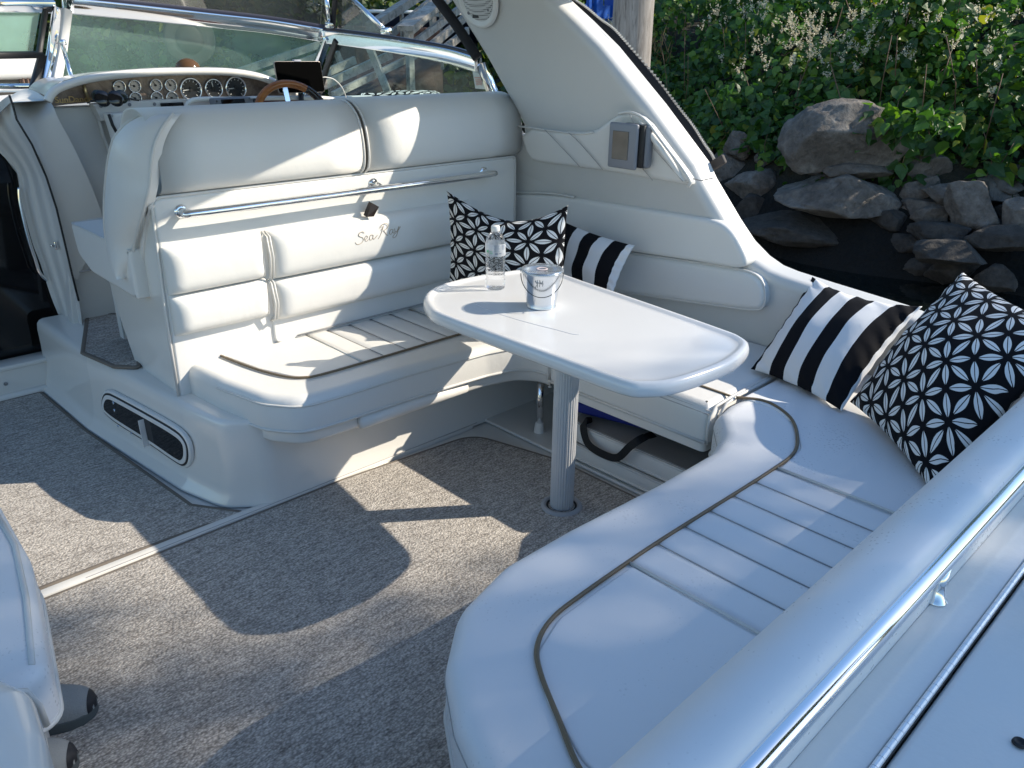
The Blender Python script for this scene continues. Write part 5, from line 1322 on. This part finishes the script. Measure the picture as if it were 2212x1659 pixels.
# BRIDGE cushion (starboard side seat) ---------------------------------------------------------
br = tag(empty('side_seat_cushion', (2.2, 1.45, .27)), 'short white side seat cushion bridging the storage gap under the table end', 'cushion')
ob = rounded([Vector((1.915, 1.125)), Vector((2.54, 1.125)), Vector((2.54, 1.79)), Vector((1.92, 1.79))], [.03, .01, .01, .03], 5)
cush('seat_cushion', ob, .275, .402, .04, br, VIN)
mb = MB(); slab(mb, rounded([Vector((1.93, 1.14)), Vector((2.5, 1.14)), Vector((2.5, 1.77)), Vector((1.93, 1.77))], .02), ((0, 0, .243), (1, 0, 0), (0, 1, 0), (0, 0, 1)), .037, .004, 2); mb.build('seat_board', GEL, br, auto=60)
for yy in (1.127, 1.788): piping('piping', [Vector((x, yy, z)) for x, z in ((1.922, .28), (1.917, .33), (1.922, .375), (1.95, .399), (2.05, .404), (2.5, .404))], .0055, br)
piping('piping', [Vector((1.914, y, .286)) for y in (1.13, 1.4, 1.78)], .0055, br)
piping('stitching', [Vector((1.920, y, .378)) for y in (1.13, 1.4, 1.78)], .0018, br, SEAM); piping('stitching', [Vector((1.926, y, .387)) for y in (1.13, 1.4, 1.78)], .0012, br, SEAM)
piping('tan_piping', [Vector((2.035, y, .404)) for y in (1.13, 1.4, 1.78)], .0042, br, TAN)

# support leg
lg = MB(); lg.lathe((2.0, 1.90, .035), [(.014, 0), (.014, .205)], 14); lgo = tag(empty('support_leg', (2.0, 1.90, .0)), 'slim chrome seat leg with white rubber foot behind the table post', 'leg'); lg.build('tube', CHROME, lgo, smooth=True)
lg = MB(); lg.lathe((2.0, 1.90, .003), [(.021, 0), (.022, .008), (.018, .04), (.015, .05)], 16); lg.build('rubber_foot', WPL, lgo, smooth=True)
# storage nook back wall
mb = MB(); mb.box((2.44, 1.6, .14), (.03, 1.6, .27)); part(mb, 'storage_wall', GELG)
mb = MB(); mb.rbox((2.18, 1.4, .006), (.52, 1.5, .012), .004); part(mb, 'storage_ledge', GEL)
# stacked spare cushions
def spare(z0, z1, x0, y0, y1, label, cat, top=GREYV, r=.03):
    e0 = tag(empty('spare_cushion', (2.15, (y0 + y1) / 2, z0)), label, cat)
    o0 = rounded([Vector((x0, y0)), Vector((2.40, y0)), Vector((2.40, y1)), Vector((x0, y1))], [.10, .02, .02, .10], 6)
    m = MB(); slab(m, o0, ((0, 0, z0), (1, 0, 0), (0, 1, 0), (0, 0, 1)), z1 - z0, .014, 4, rback=.014); m.build('boxing', VIN, e0, auto=60)
    m = MB(); slab(m, inset(o0, .012), ((0, 0, z1 - .001), (1, 0, 0), (0, 1, 0), (0, 0, 1)), .003, .002, 2); m.build('top_panel', top, e0, auto=60)
    piping('piping', [Vector((p.x, p.y, z1 - .004)) for p in inset(o0, .004)], .005, e0, closed=True); piping('piping', [Vector((p.x, p.y, z0 + .008)) for p in o0], .005, e0, closed=True)
    return e0
spare(.018, .078, 1.925, .93, 1.75, 'spare white cushion at the bottom of the stack under the side seat', 'cushion')
spare(.082, .150, 1.935, 1.00, 1.72, 'spare white cushion with grey underside on top of the stack under the side seat', 'cushion')
mb = MB(); bl = rounded([Vector((2.05, 1.40)), Vector((2.38, 1.38)), Vector((2.38, 1.72)), Vector((1.965, 1.72))], .03)
slab(mb, bl, ((0, 0, .172), (1, 0, 0), (0, 1, 0), (0, 0, 1)), .042, .015, 4, rback=.012); tag(mb.build('life_vest_bag', BLUE, None, auto=60), 'blue cloth bundle squeezed between the spare cushions and the side seat', 'bundle')
mb = MB(); sp2 = catmull([at(x, y, x=d) for x, y, d in [(1290, 905, 2.05), (1262, 912, 1.94), (1262, 940, 1.915), (1275, 965, 1.90), (1310, 985, 1.895), (1335, 988, 1.895), (1360, 965, 1.90), (1385, 948, 1.93), (1412, 938, 2.03)]], 6)
vs = []
for i, p in enumerate(sp2):
    t = (sp2[min(i + 1, len(sp2) - 1)] - sp2[max(i - 1, 0)]).normalized(); s1 = t.cross(Vector((-1, -.2, .2))).normalized()
    vs += [p - s1 * .013, p + s1 * .013, p + s1 * .013 + Vector((.003, 0, 0)), p - s1 * .013 + Vector((.003, 0, 0))]
mb.add(vs, [(i * 4 + j, i * 4 + (j + 1) % 4, (i + 1) * 4 + (j + 1) % 4, (i + 1) * 4 + j) for i in range(len(sp2) - 1) for j in range(4)])
tag(mb.build('carry_strap', WEB, None, smooth=False), 'black webbing strap looping over the spare cushions', 'strap')

# TRANSOM BENCH --------------------------------------------------------------------------------
tb_ = tag(empty('transom_bench', (1.3, .7, .2)), 'white vinyl transom bench in the foreground with pleated seat and tan piping', 'sofa')
to = [(2.55, 1.118), (1.99, 1.118), (1.90, 1.10), (1.80, 1.02), (1.70, .985), (1.45, .985), (1.15, 1.000), (.95, 1.00), (.79, .955), (.68, .86), (.61, .75), (.56, .62), (.55, .50), (.55, .30), (2.55, .30)]
ot = rounded([Vector(p) for p in to], [.01, .03, .06, .08, .1, .1, .1, .15, .15, .12, .12, .1, .05, .02, .01], 6)
cush('seat_cushion', ot, .262, .402, .045, tb_, VINW)
fo = [p for p in (ot if area2(ot) > 0 else ot[::-1])]
frontp = [p for p in fo if not (p.y < .32 or p.x > 2.5)]
# order along the front from starboard to port
ft = sorted(range(len(ot)), key=lambda i: i); ftp = [ot[i] for i in ft if ot[i].y > .45 and ot[i].x < 2.3]
piping('piping', [Vector((p.x, p.y, .268)) for p in ftp], .0055, tb_)
piping('stitching', [Vector((p.x, p.y + .0005, .352)) for p in ftp], .0018, tb_, SEAM)
piping('piping', [Vector((x, 1.117, z)) for x, z in ((1.955, .27), (1.955, .33), (1.965, .375), (1.99, .397), (2.05, .404), (2.5, .404))], .0055, tb_)
mb = MB(); slab(mb, inset(ot if area2(ot) > 0 else ot[::-1], .03), ((0, 0, .215), (1, 0, 0), (0, 1, 0), (0, 0, 1)), .05, .004, 2); mb.build('seat_board', GEL, tb_, auto=60)
mb = MB(); slab(mb, inset(ot if area2(ot) > 0 else ot[::-1], .10), ((0, 0, -.003), (1, 0, 0), (0, 1, 0), (0, 0, 1)), .22, .004, 2); mb.build('bench_base', GELG, tb_, auto=60)
YF2 = lambda x: .818
pleats('pleated_insert', [1.136, 1.232, 1.330, 1.427, 1.525, 1.622, 1.722], lambda x: .818, .32, .402, tb_, VINW, h=.0035)
m = MB(); slab(m, rounded([Vector((.668, .32)), Vector((1.128, .32)), Vector((1.128, .800)), Vector((.90, .792)), Vector((.80, .755)), Vector((.74, .67)), Vector((.69, .55))], [0, 0, .01, .1, .08, .1, .1], 6), ((0, 0, .400), (1, 0, 0), (0, 1, 0), (0, 0, 1)), .006, .005, 3); m.build('plain_insert', VINW, tb_, auto=60)
m = MB(); slab(m, rounded([Vector((1.728, .32)), Vector((2.52, .32)), Vector((2.52, 1.10)), Vector((2.045, 1.10)), Vector((2.055, 1.0)), Vector((2.0, .90)), Vector((1.87, .815)), Vector((1.728, .800))], [0, 0, 0, .01, .06, .1, .08, .01], 6), ((0, 0, .400), (1, 0, 0), (0, 1, 0), (0, 0, 1)), .006, .005, 3); m.build('corner_insert', VINW, tb_, auto=60)
piping('tan_piping', [Vector((p.x, p.y, .4075)) for p in catmull([(2.03, 1.11, 0), (2.068, 1.05, 0), (2.06, .99, 0), (2.01, .915, 0), (1.92, .852, 0), (1.82, .812, 0), (1.67, .806, 0), (1.4, .810, 0), (1.2, .812, 0), (.97, .806, 0), (.88, .796, 0), (.815, .765, 0), (.772, .715, 0), (.718, .62, 0), (.675, .54, 0), (.655, .45, 0), (.65, .33, 0)], 6)], .0048, tb_, TAN)
for x in (1.132, 1.725): piping('piping', [Vector((x, .812, .406)), Vector((x, .6, .409)), Vector((x, .32, .408))], .0036, tb_, PIPE)
for x in (1.232, 1.330, 1.427, 1.525, 1.622): piping('pleat_seam', [Vector((x, .812, .4045)), Vector((x, .6, .4035)), Vector((x, .32, .4035))], .0012, tb_, SEAM)
for x in (1.457, 1.552, 1.647, 1.740): piping('pleat_seam', [Vector((x, 2.122, .4025)), Vector((x, 2.48, .4025))], .0014, se, SEAM)
# transom backrest bolster
rb = []
for y, z in smooth2([(.345, .42, 0), (.40, .55, 0), (.385, .66, 0), (.345, .712, 0), (.285, .722, 0), (.262, .70, 0), (.258, .63, 0), (.26, .40, 0)], 2, True) and [(p.x, p.y) for p in smooth2([(.345, .42, 0), (.40, .55, 0), (.385, .66, 0), (.345, .712, 0), (.285, .722, 0), (.262, .70, 0), (.258, .63, 0), (.26, .40, 0)], 2, True)]: rb.append((y, z))
vs = []; X = list(np.linspace(.30, 2.52, 40))
for x in X:
    for y, z in rb:
        dy = .0; vs.append((x, y + dy, z))
k_ = len(rb); mb = MB(); mb.add(vs, [(i * k_ + j, (i + 1) * k_ + j, (i + 1) * k_ + (j + 1) % k_, i * k_ + (j + 1) % k_) for i in range(len(X) - 1) for j in range(k_)] + [tuple(range(k_)), tuple(reversed(range((len(X) - 1) * k_, len(X) * k_)))])
mb.build('backrest', VINW, tb_, smooth=True)
# transom deck with hinge and rail
mb = MB(); mb.rbox((1.3, .2265, .5), (3.0, .066, .24), .004); mb.rbox((1.3, -.35, .5), (3.0, 1.065, .24), .012, 3); td = part(mb, 'transom_deck', plain('wet_gelcoat', (.72, .71, .68), .16, bump=(70, .25, .002)), auto=40)
mb = MB()
for i in range(150):
    x = .0 + i * .0185; mb.tube([(x, .1885, .6215), (x + .0178, .1885, .6215)], .0048, 10)
hg = part(mb, 'deck_hinge', plain('hinge_steel', (.75, .77, .80), .35, .5), smooth=False)
mb = MB(); mb.box((1.3, .1885, .6175), (3.0, .0118, .002)); mb.build('hinge_gap', BLACK, hg)
mb = MB(); mb.tube([(.05, .262, .688), (.2, .262, .688), (1.2, .260, .688), (2.3, .258, .688), (2.4, .257, .68), (2.44, .256, .62)], .0152, 20); rl = part(mb, 'transom_rail', CHROME, smooth=True)
for x in (1.150, .30, 2.0):
    mb = MB(); mb.lathe((x, .256, .62), [(.017, 0), (.017, .003), (.0125, .006), (.009, .03), (.010, .062)], 24); mb.build('rail_post', CHROME, rl, smooth=True)
# deck drain fitting
mb = MB(); p = at(2203, 1606, z=.622); mb.lathe(p, [(.0, .001), (.004, .001), (.006, .004), (.008, .003), (.009, 0)], 20, caps=False); part(mb, 'drain_fitting', BLACK, smooth=True)

# starboard backrest bolsters (two tiers) ------------------------------------------------------
XB = 2.50
def bol(lst, name, d, r, x0=2.56):
    pl_ = [Vector((p.y, p.z)) for p in (at(x, y, x=x0 - d) for x, y in lst)]
    m = MB(); sp3 = smooth2([(*p, 0) for p in pl_], 4, True); acc = [sp3[0]]
    for p in sp3[1:]:
        if (p - acc[-1]).length > .014: acc.append(p)
    for _ in range(3): acc = [acc[i - 1] * .25 + acc[i] * .5 + acc[(i + 1) % len(acc)] * .25 for i in range(len(acc))]
    sp3 = [Vector((p.x, p.y)) for p in acc]
    slab(m, sp3, FX(x0), d, r=r, seg=6); return m, sp3
bs = tag(empty('bolster_cushion', (2.5, 1.9, .5)), 'padded white two tier backrest along the starboard coaming behind the table', 'cushion')
m, _ = bol([(1010, 436), (1020, 425), (1060, 418), (1180, 419), (1300, 437), (1400, 452), (1500, 468), (1548, 476), (1576, 494), (1592, 520), (1606, 548), (1614, 566), (1610, 580), (1592, 582), (1500, 565), (1370, 546), (1230, 525), (1010, 525)], 'upper_pad', .085, .017); m.build('upper_pad', VIN, bs, auto=75)
m, sp3 = bol([(1010, 527), (1230, 527), (1370, 548), (1500, 567), (1615, 585), (1640, 600), (1652, 622), (1650, 668), (1640, 674), (1500, 655), (1340, 632), (1180, 610), (1010, 610)], 'lower_pad', .065, .019); m.build('lower_pad', VIN, bs, auto=75)
piping('piping', [Vector((2.505, p.x, p.y)) for p in sp3], .0045, bs, closed=True)
# facet highlight ridge on the upper pad's aft end
pr = [at(x, y, x=2.478) for x, y in [(1010, 437), (1030, 425), (1080, 417), (1180, 417), (1240, 426)]]
piping('piping', catmull(pr, 5), .005, bs)

# =================================================================== TABLE
tbl = tag(empty('cockpit_table', (1.673, 1.481, 0)), 'white moulded dining table with raised rim on a ribbed grey pedestal', 'table')
TO = [at(x, y, z=.655) for x, y in [(914, 640), (940, 617), (1010, 598), (1085, 586), (1148, 579), (1190, 581), (1260, 605), (1420, 659), (1560, 708), (1605, 726), (1620, 745), (1590, 775), (1540, 798), (1460, 823), (1400, 829), (1340, 822), (1200, 772), (1060, 721), (950, 680), (925, 665)]]
tp = rounded([Vector((1.43, 1.92)), Vector((1.985, 2.00)), Vector((2.04, 1.86)), Vector((1.925, .955)), Vector((1.66, .925)), Vector((1.41, 1.0))], [.10, .10, .1, .12, .2, .10], 8)
tp = [Vector((p.x, p.y)) for p in catmull([(q.x, q.y, 0) for q in TO], 3, True)]
if area2(tp) < 0: tp = tp[::-1]
cen = sum(tp, Vector((0, 0))) / len(tp)
prf = [(.045, .613), (.010, .615), (.002, .621), (.0, .630), (.0, .640), (.004, .651), (.012, .656), (.020, .655), (.027, .650), (.036, .648), (.05, .648)]
rings = [[Vector((*p, z)) for p in inset(tp, d)] for d, z in prf]
# smooth the inner rings
n = len(tp); mb = MB(); mb.add([v for r in rings for v in r], [(i * n + j, i * n + (j + 1) % n, (i + 1) * n + (j + 1) % n, (i + 1) * n + j) for i in range(len(rings) - 1) for j in range(n)] + [tuple(reversed(range(n))), tuple((len(rings) - 1) * n + j for j in range(n))])
TABM = plain('table_gelcoat', (.66, .655, .645), .22, bump=(3.5, .08, .01), coat=.25, var=.012)
mb.build('tabletop', TABM, tbl, auto=60)
mbs = MB(); mbs.tube([Vector((p.x, p.y, .6483)) for p in catmull([at(x, y, z=.648) for x, y in [(1022, 655), (1060, 672), (1130, 694), (1200, 712), (1238, 722), (1252, 722)]], 5)], .0016, 5, flat=.3); mbs.build('surface_crease', plain('crease_grey', (.58, .59, .62), .3), tbl, smooth=True)
mb = MB(); nr_ = 28
pc_ = Vector((1.673, 1.481, 0)); vs = []; R0 = .0365
m2 = []
for zz in (0.012, .614):
    for j in range(nr_ * 4):
        a = 2 * math.pi * j / (nr_ * 4); r = R0 + (.0014 if j % 4 in (1, 2) else 0); vs.append(pc_ + Vector((r * math.cos(a), r * math.sin(a), zz)))
k_ = nr_ * 4; mb.add(vs, [(j, (j + 1) % k_, k_ + (j + 1) % k_, k_ + j) for j in range(k_)]); mb.build('pedestal', PEDM, tbl)
mb = MB(); mb.lathe(pc_ + Vector((0, 0, .009)), [(.068, 0), (.066, .005), (.052, .007), (.050, .002)], 32, caps=False); mb.build('floor_socket', plain('grey_socket', (.35, .35, .36), .4), tbl, smooth=True)
mb = MB(); mb.lathe(pc_ + Vector((0, 0, .010)), [(.043, 0), (.052, .0)], 32, caps=False); mb.build('socket_gap', BLACK, tbl)
mb = MB(); mb.lathe(pc_ + Vector((0, 0, .59)), [(.10, 0.018), (.10, .0225), (.05, .0225), (.048, 0)], 24); mb.build('top_bracket', BRUSH, tbl, auto=40)

# bottle ---------------------------------------------------------------------------------------
ZT = .648
bc = at(1070, 622, z=ZT); bt = tag(empty('water_bottle', bc), 'clear ribbed plastic water bottle with white cap on the table', 'bottle')
prof = [(.0, .004), (.020, .003), (.028, .0), (.0315, .004), (.0325, .012)]
z = .018
for k_ in range(7):
    prof += [(.0325, z), (.0308, z + .005), (.0325, z + .010)]; z += .0135
prof += [(.0325, .118), (.0325, .150), (.0315, .158), (.0285, .168), (.022, .178), (.014, .186), (.0125, .189)]
mb = MB(); mb.lathe(bc, prof, 36, caps=False); mb.build('body', PET, bt, smooth=True)
mb = MB(); mb.lathe(bc, [(.0128, .188), (.0142, .190), (.0142, .203), (.013, .205), (0, .2055)], 28, caps=False); mb.build('cap', WPL, bt, smooth=True)
LBL = m_glass('label_film', (.93, .95, .97), .40, 1.0, gcol=(.8, .82, .84))
mb = MB(); mb.lathe(bc, [(.0330, .112), (.0330, .151)], 40, caps=False); lb = mb.build('label', LBL, bt, smooth=True)
def on_bottle(ang, z, w_, h_, m, r=.0334):
    for i in range(3):
        a0 = ang - w_ / r / 2 + i * w_ / r / 3; a1 = a0 + w_ / r / 3
        m.add([bc + Vector((r * math.cos(a), r * math.sin(a), zz)) for a, zz in ((a0, z), (a1, z), (a1, z + h_), (a0, z + h_))], [(0, 1, 2, 3)])
fa = math.atan2(-bc.y, -bc.x)
m = MB()
for k_ in range(7): on_bottle(fa + .12, .147 - k_ * .0032, .020 - .003 * (k_ % 3), .0013, m)
on_bottle(fa + .1, .119, .010, .005, m); on_bottle(fa + .5, .121, .008, .003, m)
for k_ in range(4): on_bottle(fa + .85, .146 - k_ * .004, .010, .002, m)
m.build('label_print', plain('grey_ink', (.12, .15, .2), .6), lb)
m = MB(); on_bottle(fa - .85, .124, .008, .008, m); on_bottle(fa - .45, .122, .012, .0015, m); on_bottle(fa - .45, .127, .012, .0015, m); m.build('label_mark', plain('green_ink', (.05, .35, .15), .6), lb)

# bucket
kc = at(1169, 662, z=ZT); bk = tag(empty('tin_bucket', kc), 'small galvanised tin bucket with clear lid standing on the table', 'bucket')
def KS(l): return [(a * 1.1, b * 1.1) for a, b in l]
mb = MB(); mb.lathe(kc, KS([(0, .004), (.036, .003), (.040, .0), (.0415, .003), (.040, .006), (.0425, .02), (.054, .098), (.056, .100), (.0565, .104), (.054, .106)]), 48, caps=False); mb.build('pail', GALV, bk, smooth=True)
mb = MB(); mb.lathe(kc, KS([(.058, .099), (.060, .1015), (.0595, .106), (.057, .1085), (.052, .108), (.048, .1065), (0, .1065)]), 48, caps=False); ldo = mb.build('lid', LID, bk, smooth=True)
mb = MB(); mb.lathe(kc, KS([(.010, .1075), (.013, .109), (.016, .1075)]), 28, caps=False); mb.build('lid_ring', plain('pale_ring', (.6, .5, .48), .4), ldo, smooth=True)
fd = Vector((-kc.x, -kc.y, 0)).normalized(); sdv = Vector((fd.y, -fd.x, 0)); 
mb = MB(); hb = []
for i in range(25):
    a = math.pi * i / 24; hb.append(kc + Vector((0, 0, .103)) - sdv * (.0638 * math.cos(a)) * (-1) + fd * (.0638 * math.sin(a) * 1.03) + Vector((0, 0, -.055 * math.sin(a) ** 1.1)))
mb.tube(hb, .0014, 6); mb.build('bail_handle', plain('dark_wire', (.08, .09, .09), .35, .8), bk, smooth=True)
# debossed marks on the pail front
mb = MB(); fang = math.atan2(fd.y, fd.x) - .25
def onp(a, z): 
    r = (.0425 + (z - .02) * .147) * 1.1 + .0006; return kc + Vector((r * math.cos(a), r * math.sin(a), z * 1.1))
for st_ in ([(-.30, .072), (-.30, .086), (-.22, .078), (-.14, .088), (-.14, .070)], [(-.02, .088), (-.02, .068)], [(.10, .086), (-.02, .077), (.12, .066)], [(-.34, .078), (.0, .082)]):
    mb.tube([onp(fang - a, z) for a, z in st_], .0011, 5)
mb.build('stamped_mark', plain('dark_stamp', (.28, .30, .32), .3, .8), bk, smooth=True)

# =================================================================== PILLOWS
def pillow(name, c00, c10, c11, c01, T, mat, label, uvs_, cat='pillow', bow=.035, top_sag=0.0, seed=0, ears=.0, grp=None):
    c00, c10, c11, c01 = map(Vector, (c00, c10, c11, c01)); nrm = ((c10 - c00) + (c11 - c01)).cross((c01 - c00) + (c11 - c10)).normalized()
    if nrm.dot(Vector(CAM) - c00) < 0: nrm = -nrm
    N = 44; vs = []; uv = []; wdt = (c10 - c00).length; hgt = (c01 - c00).length
    for side in (1, -1):
        for j in range(N + 1):
            for i in range(N + 1):
                u = .5 - .5 * math.cos(math.pi * i / N) ; v = .5 - .5 * math.cos(math.pi * j / N)
                u = (i / N) * .5 + u * .5; v = (j / N) * .5 + v * .5
                # bowed edges
                bu = bow * math.sin(math.pi * v) ** .8; bv = bow * math.sin(math.pi * u) ** .8
                uu = bu + u * (1 - 2 * bu); vv = bv + v * (1 - 2 * bv - top_sag * math.sin(math.pi * u) * (v ** 2))
                p = c00 * (1 - uu) * (1 - vv) + c10 * uu * (1 - vv) + c11 * uu * vv + c01 * (1 - uu) * vv
                g = (max(0, 1 - (2 * u - 1) ** 2) ** .62) * (max(0, 1 - (2 * v - 1) ** 2) ** .62)
                wr = noise.noise(Vector((u * 3.1 + seed, v * 3.1, side))) * .016 * g
                edge = min(u, v, 1 - u, 1 - v); wr += .006 * math.sin((u + v * 1.3) * 34 + seed + 3 * noise.noise(Vector((u * 5, v * 5, seed)))) * math.exp(-edge * 16) * min(1, edge * 40)
                dv = Vector((0, 0, -.0))
                vs.append(p + nrm * side * (T * .5 * g + .001) + nrm * wr + dv); uv.append((u * uvs_[0] + uvs_[2], v * uvs_[1] + uvs_[3]))
    fs = []; M_ = (N + 1) ** 2
    for j in range(N):
        for i in range(N):
            a = j * (N + 1) + i; fs.append((a, a + 1, a + N + 2, a + N + 1)); fs.append((M_ + a, M_ + a + N + 1, M_ + a + N + 2, M_ + a + 1))
    bd = [i for i in range(N + 1)] + [j * (N + 1) + N for j in range(1, N + 1)] + [N * (N + 1) + i for i in range(N - 1, -1, -1)] + [j * (N + 1) for j in range(N - 1, 0, -1)]
    for a, b in zip(bd, bd[1:] + bd[:1]): fs.append((a, M_ + a, M_ + b, b))
    o = mesh_obj(name, vs, fs, mat, None, True, uvs=uv); return tag(o, label, cat, grp)
# aft patterned pillow
bl_ = at(1836, 868, z=.425); br_ = at(2012, 1062, z=.415); tl_ = at_dist(2078, 586, bl_, .50, False); trr = at_dist(2330, 720, br_, .52, False)
pillow('throw_pillow', bl_, br_, trr, tl_, .20, FLOWER, 'large black pillow with white petal pattern at the right edge of the transom bench', (4.7, 4.7, .3, .2), seed=1, bow=.03)
bl_ = at(1622, 797, z=.415); br_ = at(1818, 888, z=.415); tl_ = at_dist(1755, 598, bl_, .43, False); trr = at_dist(1992, 662, br_, .43, False)
pillow('throw_pillow', bl_, br_, trr, tl_, .13, STRIPE, 'black and white striped pillow leaning on the coaming next to the large petal pillow', (3.2, 1, .35, 0), seed=4, bow=.035, top_sag=.05)
tl_ = at(965, 413, y=2.36); trr = at_dist(1227, 443, tl_, .52, True); b1 = Vector((tl_.x + .03, 2.30, .41)); b2 = Vector((trr.x - .03, trr.y - .04, .40)); b1 = at(970, 612, y=2.28)
pillow('throw_pillow', b1, b2, trr, tl_, .15, FLOWER, 'black pillow with white petal pattern standing in the settee corner behind the bottle', (4.5, 4.3, .1, .3), seed=7, bow=.03, top_sag=.16)
t1 = at(1212, 476, x=2.36); t2 = at_dist(1371, 530, t1, .36, True); b1 = at(1190, 600, x=2.32); b2 = Vector((t2.x - .06, t2.y + .01, .40)); b2 = at(1318, 655, x=t2.x - .08)
pillow('throw_pillow', b1, b2, t2, t1, .11, STRIPE, 'small black and white striped pillow behind the tin bucket', (2.9, 1, .8, 0), seed=9, bow=.04)
c_ = at(895, 211, y=3.55)
pillow('throw_pillow', c_ + Vector((-.28, -.25, -.10)), c_ + Vector((.24, -.25, -.10)), c_ + Vector((.24, .12, .02)), c_ + Vector((-.28, .12, .02)), .11, FLOWER, 'black and white petal pillow lying behind the helm seat backrest under the windshield', (4.4, 4.4, 0, 0), seed=12)

# =================================================================== PORT SEAT CORNER AND SHOES
ps = tag(empty('port_seat', (-.1, 1.4, .2)), 'pale vinyl port side seat corner cut off by the left edge', 'seat')
oo = rounded([Vector((-.75, 1.235)), Vector((.165, 1.235)), Vector((.235, 1.60)), Vector((.25, 2.0)), Vector((-.75, 2.0))], [.01, .05, .3, .05, .01], 6)
cush('seat_cushion', oo, .335, .455, .03, ps, VINW)
oc_ = oo if area2(oo) > 0 else oo[::-1]
pf_ = [p for p in oc_ if p.x > -.7 and p.y < 1.95]
piping('piping', [Vector((p.x, p.y, .3395)) for p in pf_], .0055, ps)
piping('piping', [Vector((.148, 1.262, .452)), Vector((.19, 1.45, .4535)), Vector((.222, 1.65, .4535)), Vector((.232, 1.98, .4535))], .0055, ps)
piping('piping', [Vector((-.7, 1.236, .445)), Vector((.10, 1.236, .445)), Vector((.128, 1.234, .43)), Vector((.140, 1.236, .39)), Vector((.142, 1.238, .345))], .0055, ps)
mb = MB(); slab(mb, inset(oc_, .05), ((0, 0, -.003), (1, 0, 0), (0, 1, 0), (0, 0, 1)), .34, .01, 2); mb.build('seat_base', GELG, ps, auto=40)
# white moulded armrest in front
ar = rounded([Vector((-.6, .50)), Vector((.0, .60)), Vector((.075, .85)), Vector((.115, 1.05)), Vector((.125, 1.15)), Vector((.10, 1.215)), Vector((.02, 1.235)), Vector((-.6, 1.23))], [.02, .1, .1, .08, .05, .04, .04, .01], 6)
mb = MB(); slab(mb, ar, ((0, 0, .0), (1, 0, 0), (0, 1, 0), (0, 0, 1)), .515, .045, 6); part(mb, 'port_moulding', GEL, auto=70)
def shoe(toe, heel, label):
    toe = Vector(toe); heel = Vector(heel); d = (toe - heel).normalized(); s1 = Vector((d.y, -d.x, 0)); L = (toe - heel).length
    root = tag(empty('sneaker', (heel + toe) / 2), label, 'shoe')
    secs = [(0, .030, .075), (.08, .036, .085), (.3, .036, .085), (.5, .042, .072), (.68, .048, .058), (.82, .047, .046), (.92, .038, .036), (.985, .020, .022), (1.0, .006, .012)]
    def ringf(f, w_, h_, zb, k_=16):
        c0 = heel + d * L * f; out = []
        for j in range(k_):
            a = math.pi * j / (k_ - 1); out.append(c0 + s1 * (w_ * math.copysign(abs(math.cos(a)) ** .75, math.cos(a))) + Vector((0, 0, zb + h_ * math.sin(a) ** .8)))
        return out
    m = MB(); rgs_ = [ringf(f, w_, h_, .022) for f, w_, h_ in secs]; rr_ = []
    cols_ = [catmull([r[j] for r in rgs_], 4) for j in range(16)]; nn_ = len(cols_[0])
    m.add([cols_[j][i] for i in range(nn_) for j in range(16)], [(i * 16 + j, (i + 1) * 16 + j, (i + 1) * 16 + j + 1, i * 16 + j + 1) for i in range(nn_ - 1) for j in range(15)])
    up_ = m.build('upper', plain('grey_knit', (.24, .255, .26), .85, bump=(240, .5, .002), var=.07), root, smooth=True)
    sol = [heel + d * L * f + s1 * w_ * 1.06 for f, w_, h_ in secs] + [heel + d * L * f - s1 * w_ * 1.06 for f, w_, h_ in reversed(secs)]
    m = MB(); slab(m, [Vector((p.x, p.y)) for p in sol], ((0, 0, .010), (1, 0, 0), (0, 1, 0), (0, 0, 1)), .026, .006, 3); m.build('sole', plain('dark_sole', (.07, .085, .09), .7), root, auto=60)
    # black toe bumper
    m = MB(); tb0 = [ringf(f, w_ * 1.04, h_ * 1.0, .022)[:16] for f, w_, h_ in ((.955, .0300, .030), (.975, .0245, .0255), (.992, .0155, .020), (1.006, .008, .014))]
    tb0 = [r for r in tb0]; m.add([v for r in tb0 for v in r], [(i * 16 + j, (i + 1) * 16 + j, (i + 1) * 16 + j + 1, i * 16 + j + 1) for i in range(3) for j in range(15)]); m.build('toe_bumper', plain('toe_rubber', (.012, .013, .018), .6), root, smooth=True)
    m = MB()
    for k_ in range(4):
        f = .42 + k_ * .07; c0 = heel + d * L * f + Vector((0, 0, .022 + .082 - k_ * .009)); m.tube([c0 + s1 * .022, c0 + Vector((0, 0, .003)), c0 - s1 * .022], .003, 6)
    m.build('laces', plain('grey_lace', (.10, .095, .10), .8), root, smooth=True)
shoe((.285, 1.605, .008), (.02, 1.735, .008), 'grey knit sneaker nearer to the white strip by the port seat')
shoe((.205, 1.478, .008), (-.06, 1.60, .008), 'grey knit sneaker at the bottom left corner beside the moulding')

print('objects', len(bpy.data.objects), 'polys', sum(len(o.data.polygons) for o in bpy.data.objects if o.type == 'MESH'))
